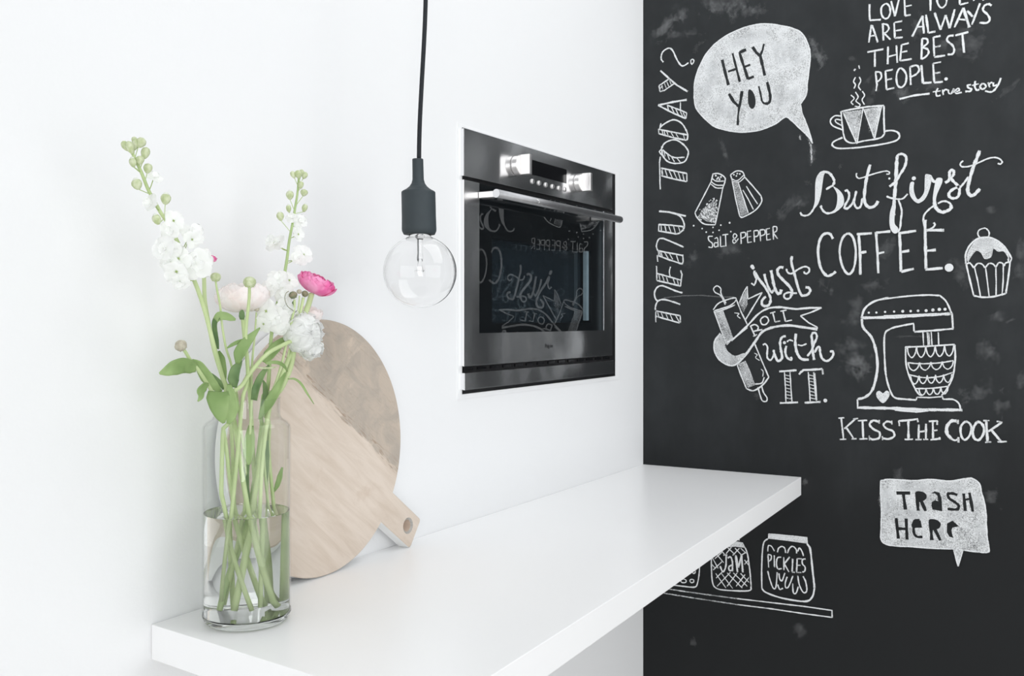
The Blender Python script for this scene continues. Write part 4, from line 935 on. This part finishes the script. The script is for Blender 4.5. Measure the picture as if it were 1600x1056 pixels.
fb = flower('white_stock_stem', 'upright white stock stem with grey-green buds at the top, right of the vase centre', (345, 950, .012))
PB = stem([(467, 274, .002), (465, 300, .002), (461, 326, .001), (457, 350, 0), (452, 376, 0), (449, 400, -.001), (445, 425, -.002), (438, 455, -.001), (430, 490, 0), (424, 525, .002), (421.5, 560, .003),
           (419, 600, .004), (412, 640, .008), (402, 720, .014), (385, 820, .02), (352, 950, .012)], fb, 7.6, 3.6, 'stem_dark')
for (u, v, y, w_, h_, a_, nu_, nv_, wh) in [
        (458, 273, .002, 8, 13, -.4, 464, 290, 0), (466, 272, -.003, 11, 14, 0, 466, 286, 0), (476, 274, .003, 9, 13, .4, 467, 290, 0), (471, 270, .006, 8, 12, .15, 467, 288, 0),
        (470, 289, -.004, 9, 13, .15, 465, 300, .4), (453, 305, 0, 12, 15, 0, 455, 330, .3), (475, 301, .002, 12, 12, .25, 462, 320, 0), (451, 326, .004, 8, 13, -.1, 458, 338, .2), (476, 325, 0, 9, 14, .25, 466, 336, .4),
        (438, 338, -.002, 11, 15, -.15, 448, 362, .5)]:
    stock_bud(fb, near(PB, nu_, nv_), u, v, y, w_, h_, a_, wh, 'bud')
for i, (u, v, y, s_, f0, f1, nu_, nv_) in enumerate([
        (456, 341, -.006, 20, -.1, .9, 456, 350), (469, 346, -.004, 24, .6, .6, 455, 352), (466, 366, -.006, 26, .8, .3, 452, 372), (432, 380, -.005, 32, -.6, .8, 449, 392), (422, 376, -.004, 20, -1.0, .5, 448, 392),
        (474, 398, -.005, 34, .5, .5, 448, 410), (464, 402, -.010, 22, .1, .1, 447, 414), (436, 437, -.010, 34, -.2, .3, 441, 446), (452, 438, -.008, 28, .5, .4, 440, 448), (424, 448, -.008, 28, -.6, .2, 438, 456),
        (444, 458, -.012, 30, .1, -.1, 436, 464), (416, 486, -.014, 36, -.5, -.1, 430, 492), (430, 497, -.018, 40, 0, -.15, 428, 506), (444, 482, -.014, 32, .4, 0, 432, 488), (412, 506, -.012, 28, -.7, -.5, 426, 514), (438, 512, -.014, 26, .2, -.7, 425, 522)]):
    blossom(fb, near(PB, nu_, nv_), u, v, y, s_, (f0, f1), seed=91 + i)

# ---- ranunculus: overlapping cupped petals around an axis
def ranunculus(parent, u, v, y, width, axis2, rings, mat, flat=0.7, ruff=0.03, seed=0, lift=0.0, zig=0.0, name='petal'):
    c = Pt(u, v, y); k = PXS(386); R0 = width * k * .5; rr = random.Random(seed)
    cd = cam_dir(c); Rt = cd.cross(Vector((0, 0, 1))).normalized() * -1
    axis = (Rt * axis2[0] + Vector((0, 0, 1)) * axis2[1] + cd * axis2[2]).normalized()
    F = frame(axis, cd)
    for j, (rad, cnt, th0, th1, wid) in enumerate(rings):
        for i in range(cnt):
            ph0 = 2 * PI * (i + .5 * (j % 2)) / cnt + rr.uniform(-.12, .12); mb = MB(); nu, nv = 9, 9; r = R0 * rad * rr.uniform(.95, 1.04)
            t1 = th1 + rr.uniform(-.07, .07); a1, a2 = rr.uniform(0, 6), rr.uniform(0, 6)
            for jj in range(nv + 1):
                s = jj / nv; th = th0 + (t1 - th0) * s
                wv = wid * (0.35 + .65 * math.sin(min(1, s / .6) * PI / 2)) * (math.sqrt(max(0, 1 - ((s - .6) / .42) ** 2)) if s > .6 else 1)
                for ii in range(nu + 1):
                    a = ii / nu * 2 - 1; ph = ph0 + a * wv
                    q = 1 + lift * s * s + ruff * s * s * (math.sin(a1 + a * 5 + s * 2) + .6 * math.sin(a2 + a * 11)) + .02 * a * a
                    thv = th + zig * s ** 6 * (1 if (ii % 2) else -1)
                    P = Vector((math.sin(thv) * math.cos(ph), math.sin(thv) * math.sin(ph), -math.cos(thv) * flat)) * r * q
                    mb.v.append(c + F @ P)
            for jj in range(nv):
                for ii in range(nu):
                    q0 = jj * (nu + 1) + ii; mb.f.append((q0, q0 + 1, q0 + nu + 2, q0 + nu + 1))
            mb.build(name, M[mat], parent)
    return c, axis, R0, F
def sepals(parent, c, axis, R0, F, flat, n=5, mat='calyx', down=1.0):
    mb = MB()
    for i in range(n):
        a = 2 * PI * i / n; d = F @ Vector((math.cos(a), math.sin(a), 0)); s = axis.cross(d)
        T = Matrix((s, d, axis)).transposed().to_4x4(); T.translation = c - axis * R0 * flat * 1.0
        petal_grid(mb, T, R0 * .75, R0 * .42, cup=.25, curl=.45, ruff=.01, seed=i, nu=4, nv=5)
    mb.build('sepals', M[mat], parent)
def link(P, c): return P

RD = 'pink_ranunculus'
fp = flower(RD, 'open bright pink ranunculus on a thick pale stem, facing up to the right', (366, 950, .0))
cP, aP, rP, FP = ranunculus(fp, 494.5, 442, -.016, 60, (.40, .90, .12), [
    (1.04, 7, .35, 1.72, .60), (.99, 7, .35, 1.95, .58), (.92, 7, .4, 2.15, .56), (.82, 6, .5, 2.35, .6), (.70, 5, .6, 2.5, .7), (.52, 4, .7, 2.7, .8), (.3, 3, .8, 2.85, 1.0)], 'petal_pink', flat=.62, ruff=.035, seed=5, lift=.10, zig=.04)
sepals(fp, cP, aP, rP, FP, .60, 5)
stem([(487, 459, -.016), (482, 476, -.016), (476, 492, -.015), (469, 512, -.013), (461, 536, -.010), (457, 560, -.008), (452, 579, -.006), (443, 600, -.004), (430, 625, -.002), (412, 680, .0), (400, 760, .0), (385, 860, -.004), (370, 950, .0)], fp, 9.0, 9.5)

fp2 = flower(RD, 'pink ranunculus mostly hidden behind the left white stock, only a pink edge showing', (372, 950, .016))
ranunculus(fp2, 325, 401, .000, 26, (.2, .95, .2), [(1.0, 5, .4, 1.6, .8), (.85, 5, .4, 1.9, .8), (.6, 4, .5, 2.3, .9), (.35, 3, .5, 2.6, 1.1)], 'petal_pink', flat=.6, seed=15, lift=.1)
stem([(318, 412, .008), (319, 440, .008), (320, 468, .008), (325, 500, .008), (334, 545, .008), (346, 585, .008), (356, 612, .008), (362, 680, .01), (366, 790, .018), (372, 950, .016)], fp2, 6.0, 6.2)

fw = flower('blush_ranunculus', 'broad blush-white ranunculus seen from the side behind a thin green bud', (404, 950, .02))
cW, aW, rW, FW = ranunculus(fw, 379, 461, .010, 80, (-.05, .98, .08), [
    (1.01, 9, .3, 1.6, .50), (.99, 9, .35, 1.85, .50), (.95, 8, .4, 2.1, .52), (.88, 7, .5, 2.35, .56), (.76, 6, .6, 2.55, .62), (.58, 5, .7, 2.75, .75), (.35, 3, .8, 2.95, 1.0)], 'petal_pale', flat=.67, ruff=.022, seed=22, lift=.03)
sepals(fw, cW, aW, rW, FW, .64, 5, 'leaf')
stem([(378, 485, .008), (380, 505, .006), (383, 535, .004), (386, 560, .002), (389, 600, .002), (392, 640, .004), (397, 740, .012), (402, 860, .02), (404, 950, .02)], fw, 7.0, 6.4)

fc = flower('white_ruffled_ranunculus', 'large full white ranunculus with ruffled petals, drooping in front of the wooden board', (430, 945, -.01))
cC, aC, rC, FC = ranunculus(fc, 474, 520, -.020, 64, (.50, .02, .83), [
    (1.0, 6, .4, 1.65, .80), (.97, 6, .6, 2.0, .74), (.93, 5, .8, 2.4, .80), (.88, 5, 1.1, 2.75, .95), (.83, 4, 1.4, 3.1, 1.2), (.78, 3, 1.7, 3.4, 1.5)], 'petal_white', flat=.88, ruff=.10, seed=41, lift=.03)
ranunculus(fc, 486, 545, -.022, 38, (.2, -.6, .75), [(1.0, 5, .4, 1.7, .9), (.95, 4, .6, 2.2, .9), (.88, 3, .9, 3.3, 1.4)], 'petal_white', flat=.9, ruff=.11, seed=44, lift=.06)
stem([(463, 530, -.016), (452, 534, -.018), (438, 541, -.019), (423, 549, -.020), (408, 562, -.020), (390, 584, -.020), (378, 602, -.019), (363, 613, -.016), (352, 630, -.012), (345, 670, -.008), (341, 737, -.006), (350, 790, -.004), (366, 860, -.004), (392, 950, -.01)], fc, 6.4, 6.6)

fh = flower('blush_ranunculus', 'pale blush ranunculus half hidden above the drooping white bloom', (410, 945, .0))
cH, aH, rH, FH = ranunculus(fh, 487, 487, -.004, 40, (.25, .9, .3), [(1.0, 7, .3, 1.65, .6), (.9, 6, .3, 1.9, .62), (.7, 5, .5, 2.2, .7), (.45, 4, .6, 2.5, .9)], 'petal_pale', flat=.75, ruff=.02, seed=52)
stem([(482, 497, -.004), (473, 512, -.004), (461, 540, -.006), (451, 560, -.008), (441, 585, -.009), (431, 610, -.010), (421, 640, -.010), (410, 720, -.012), (405, 830, -.014), (402, 945, -.012)], fh, 6.0, 8.5)

# ---- closed round buds
def round_bud(label, pts, u, v, y, d, mat='bud', r0=4.2, r1=3.0, smat='stem', open_=0.0, base=None, lean=0.0):
    f = flower('flower_bud', label, pts[-1]); k = PXS(386); r = d * k * .5; c = Pt(u, v, y)
    cd = cam_dir(c); Rt = cd.cross(Vector((0, 0, 1))).normalized() * -1
    top_ = Pt(*pts[0]); ax = (c - top_).normalized() if (c - top_).length > 1e-4 else Vector((0, 0, 1))
    Rm = frame(ax, cd); mb = MB()
    prof = [(0, -r * .92), (r * .35, -r * .86), (r * .78, -r * .58), (r, -.05 * r), (r * .93, r * .42), (r * .62, r * .76), (r * .25, r * .9), (0, r * .86)]
    mb.lathe(prof, c, 24, M=Rm)
    for p in range(len(mb.v)):
        q = Rm.transposed() @ (mb.v[p] - c); a = math.atan2(q.y, q.x); g = 1 + .05 * math.cos(6 * a); q.x *= g; q.y *= g; mb.v[p] = c + Rm @ q
    mb.build('bud', M[mat], f)
    sp_ = MB()
    for i in range(5):
        a = 2 * PI * i / 5 + .3; d_ = Rm @ Vector((math.cos(a), math.sin(a), 0)); s_ = ax.cross(d_)
        T = Matrix((s_, ax, d_)).transposed().to_4x4(); T.translation = c - ax * r * .8 + d_ * r * .72
        petal_grid(sp_, T, r * 1.5, r * .75, cup=-.5, curl=-.18, ruff=.01, seed=i, nu=4, nv=5)
    sp_.build('sepals', M['calyx' if mat == 'bud' else mat], f)
    stem(pts, f, r0, r1, smat)
    return f
round_bud('small round green bud on a thin stem, left of the blush ranunculus', [(337, 439, -.012), (339, 452, -.012), (344, 478, -.012), (347, 508, -.011), (353, 543, -.010), (361, 568, -.008), (366, 594, -.006), (372, 630, -.004), (380, 700, .0), (392, 800, .01), (410, 945, .014)], 337, 433, -.012, 15)
round_bud('round green bud standing in front of the blush ranunculus', [(389.8, 448, -.036), (389.5, 462, -.036), (388, 480, -.034), (385, 506, -.031), (384, 530, -.028), (386, 556, -.024), (387, 580, -.020), (385, 603, -.016), (379, 625, -.014), (372, 700, -.014), (362, 800, -.01), (345, 940, -.006)], 390, 441, -.036, 18.5, r0=6.4, r1=4.6)
round_bud('greyish bud with a purple tinge on a curved stem, far left', [(287, 546, -.02), (291, 552, -.02), (297, 562, -.019), (307, 574, -.018), (318, 590, -.016), (330, 610, -.013), (343, 640, -.010), (352, 690, -.006), (364, 780, -.002), (384, 860, .004), (404, 945, .004)], 282.5, 540, -.02, 17, 'bud_brown', 6.6, 4.6)
round_bud('olive green bud with brown tips left of the pink bloom', [(460, 468, -.022), (460, 480, -.021), (456, 500, -.018), (449, 530, -.014), (441, 565, -.010), (432, 595, -.008), (422, 625, -.006), (412, 700, -.002), (420, 800, .004), (432, 930, -.002)], 458, 461, -.022, 13, 'bud_dark', 5.0, 3.6)
round_bud('dark green bud tucked right under the pink bloom', [(474, 465, -.018), (471.5, 478, -.018), (468, 494, -.017), (461, 525, -.012), (453, 560, -.004), (447, 590, .002), (436, 622, .008), (428, 700, .01), (432, 800, .0), (436, 930, -.008)], 476.5, 459, -.018, 11, 'bud_dark', 6.0, 5.2)
round_bud('tiny brown bud between the two dark buds beside the pink bloom', [(468, 462, -.020), (467, 475, -.018), (463, 500, -.015), (455, 535, -.010), (446, 570, -.006), (435, 605, -.002), (424, 650, .002), (418, 760, .006), (414, 940, .01)], 467.5, 455.5, -.02, 8, 'bud_brown', 3.6, 2.4)
round_bud('tiny brown-green bud below the blush ranunculus', [(400.5, 488, -.006), (399.5, 505, -.006), (397.5, 530, -.005), (394.5, 560, -.004), (393, 590, -.002), (393, 630, .0), (388, 720, .004), (378, 830, .01), (360, 940, .016)], 401, 483, -.006, 8, 'bud_brown', 5.4, 2.4)

# ---- leaves (each its own cut leaf stalk among the stems)
def leafmesh(mb, mid, wid, tilt=0.0, fold=0.25, n=5):
    """mid: (u,v,y) along the midrib; wid: widths in photo pixels at those points"""
    P = smooth([Pt(*q) for q in mid], n); k = PXS(386); m = len(P)
    W = []
    for i in range(m):
        t = i / (m - 1) * (len(wid) - 1); a = min(int(t), len(wid) - 2); W.append((wid[a] + (wid[a + 1] - wid[a]) * (t - a)) * k * .5)
    base = len(mb.v); nu = 6
    for i, p in enumerate(P):
        t = (P[min(i + 1, m - 1)] - P[max(i - 1, 0)]).normalized(); cd = cam_dir(p)
        s = t.cross(cd).normalized(); nrm = s.cross(t).normalized()
        s2 = (s * math.cos(tilt) + nrm * math.sin(tilt)).normalized(); n2 = s2.cross(t).normalized()
        for j in range(nu + 1):
            a = j / nu * 2 - 1
            mb.v.append(p + s2 * W[i] * a + n2 * W[i] * (fold * a * a + .06 * math.sin(i * .9 + a * 3)))
    for i in range(m - 1):
        for j in range(nu):
            q = base + i * (nu + 1) + j; mb.f.append((q, q + 1, q + nu + 2, q + nu + 1))
def leaf(parent, mid, wid, mat='leaf', tilt=0.0, fold=0.25, name='leaf'):
    mb = MB(); leafmesh(mb, mid, wid, tilt, fold); o = mb.build(name, M[mat], parent)
    md = o.modifiers.new('thick', 'SOLIDIFY'); md.thickness = .0004; md.offset = 0
    return o
things = {o['label'][:18]: o for o in bpy.data.objects if 'label' in o.keys() and o.type == 'EMPTY'}
T_bud_left = things['greyish bud with a']; T_bud_l2 = things['small round green ']; T_green = things['round green bud st']; T_olive = things['olive green bud wi']
leaf(T_bud_left, [(307, 576, -.018), (298, 573, -.022), (286, 571, -.026), (272, 575, -.030), (260, 580, -.032), (249, 583.5, -.034)], [10, 19, 22, 21, 14, 3], 'leaf', fold=.15)
leaf(T_bud_left, [(300, 562, -.018), (310, 570, -.017), (322, 588, -.015), (334, 602, -.013), (346, 612, -.012)], [3, 13, 18, 14, 4], 'leaf', fold=.2)
leaf(T_bud_left, [(320, 583, -.012), (330, 588, -.010), (342, 597, -.008), (349, 608, -.006)], [6, 9, 8, 3], 'leaf_dark', .4)
leaf(T_bud_left, [(326, 600, -.022), (319, 604, -.026), (313, 612, -.030), (313, 620, -.034), (309, 627, -.036)], [4, 12, 13, 9, 2], 'leaf', .5)
leaf(fa, [(341, 612, -.032), (341, 622, -.038), (343, 636, -.042), (346, 650, -.044), (350, 661, -.044)], [28, 33, 27, 17, 4], 'leaf', fold=.12, name='folded_leaf')
leaf(fa, [(358, 600, -.020), (360, 615, -.026), (362, 634, -.030), (360, 650, -.030), (356, 662, -.030)], [5, 14, 20, 16, 5], 'leaf', .3, name='folded_leaf')
leaf(T_bud_l2, [(340, 545, .004), (338, 530, .0), (336, 515, -.004), (336, 503, -.008), (341, 494, -.012)], [5, 9, 8, 9, 10], 'leaf_dark', .5)
leaf(T_bud_l2, [(337, 500, -.010), (343, 494, -.014), (352, 494, -.018), (361, 497, -.020), (368, 499.5, -.022)], [9, 13, 12, 9, 3], 'leaf', .2)
leaf(T_bud_l2, [(351, 600, .0), (350, 580, .002), (347, 560, .004), (342, 548, .005)], [4, 9, 9, 3], 'leaf', .2)
leaf(T_bud_l2, [(366, 605, -.018), (365, 592, -.022), (368, 578, -.025), (374, 568, -.026), (377, 557, -.026)], [8, 17, 15, 8, 2], 'leaf_dark', .2)
leaf(T_green, [(371, 568, -.030), (374, 553, -.032), (381, 540, -.032), (392, 527, -.030), (406, 512, -.028)], [6, 17, 17, 12, 2], 'leaf', .1)
leaf(T_green, [(380, 532, -.028), (370, 535, -.027), (362, 539, -.026), (355, 543.5, -.025)], [6, 6, 5, 2], 'leaf', .2)
leaf(fw, [(378, 499, -.002), (378, 494, -.003), (378, 488, -.003), (379, 484, -.003)], [6, 9, 8, 2], 'leaf_dark', 0)
leaf(fb, [(412, 566, -.004), (420, 556, -.006), (430, 544, -.008), (441, 533, -.008), (447, 528, -.008)], [8, 18, 18, 12, 4], 'leaf', .3)
leaf(fb, [(397, 625, -.016), (400, 608, -.018), (406, 592, -.018), (413, 580, -.018), (420, 571, -.017)], [10, 12, 11, 8, 3], 'leaf_dark', .3)
leaf(fb, [(408, 648, .0), (412, 632, -.002), (415, 616, -.003), (414, 602, -.003), (411, 594, -.003)], [3, 8, 9, 7, 2], 'leaf_dark', .2)
leaf(fh, [(405, 655, -.012), (411, 643, -.014), (420, 630, -.016), (430, 614, -.018), (438, 598, -.018), (446, 582, -.018)], [3, 11, 16, 15, 10, 3], 'leaf', .2)
leaf(fc, [(415, 568, -.024), (425, 566, -.025), (436, 567, -.026), (444, 572, -.026), (449, 580, -.026)], [3, 5, 6, 5, 1.5], 'leaf', .2)
leaf(fp, [(450, 592, -.010), (460, 592, -.014), (470, 599, -.018), (479, 613, -.022), (490.5, 631, -.026)], [1.5, 3.5, 4, 3.5, 1], 'leaf', .2)
leaf(T_olive, [(448, 492, -.014), (453, 486, -.016), (457, 478, -.018), (459, 470, -.019)], [3, 9, 8, 2], 'leaf_dark', 0)
leaf(fw, [(400, 574, -.02), (412, 575, -.02), (424, 574.5, -.02), (433, 573, -.02)], [1.5, 3, 3, 1], 'bud', 0)
# foliage seen inside the glass
leaf(fb, [(392, 665, .004), (390, 685, .0), (388, 706, -.004), (389, 726, -.006)], [8, 16, 17, 5], 'leaf', .1)
leaf(fw, [(386, 724, .004), (384, 750, .004), (386, 780, .004), (389, 800, .004)], [8, 10, 9, 3], 'leaf_dark', .2)
leaf(fp, [(417, 688, .002), (416, 712, .004), (415, 735, .006), (416, 756, .006)], [5, 10, 10, 3], 'leaf_dark', .3)
leaf(T_olive, [(441, 730, .006), (437, 745, .006), (433, 758, .006), (428, 768, .006)], [3, 9, 8, 3], 'leaf', .2)
tail = T_olive
MB().tube(smooth([Pt(459, 486, -.024), Pt(449, 478, -.024), Pt(445, 466, -.024), Pt(447, 458, -.024), Pt(451, 455, -.024)], 5), .0004, 6).build('tendril', M['bud_dark'], tail)
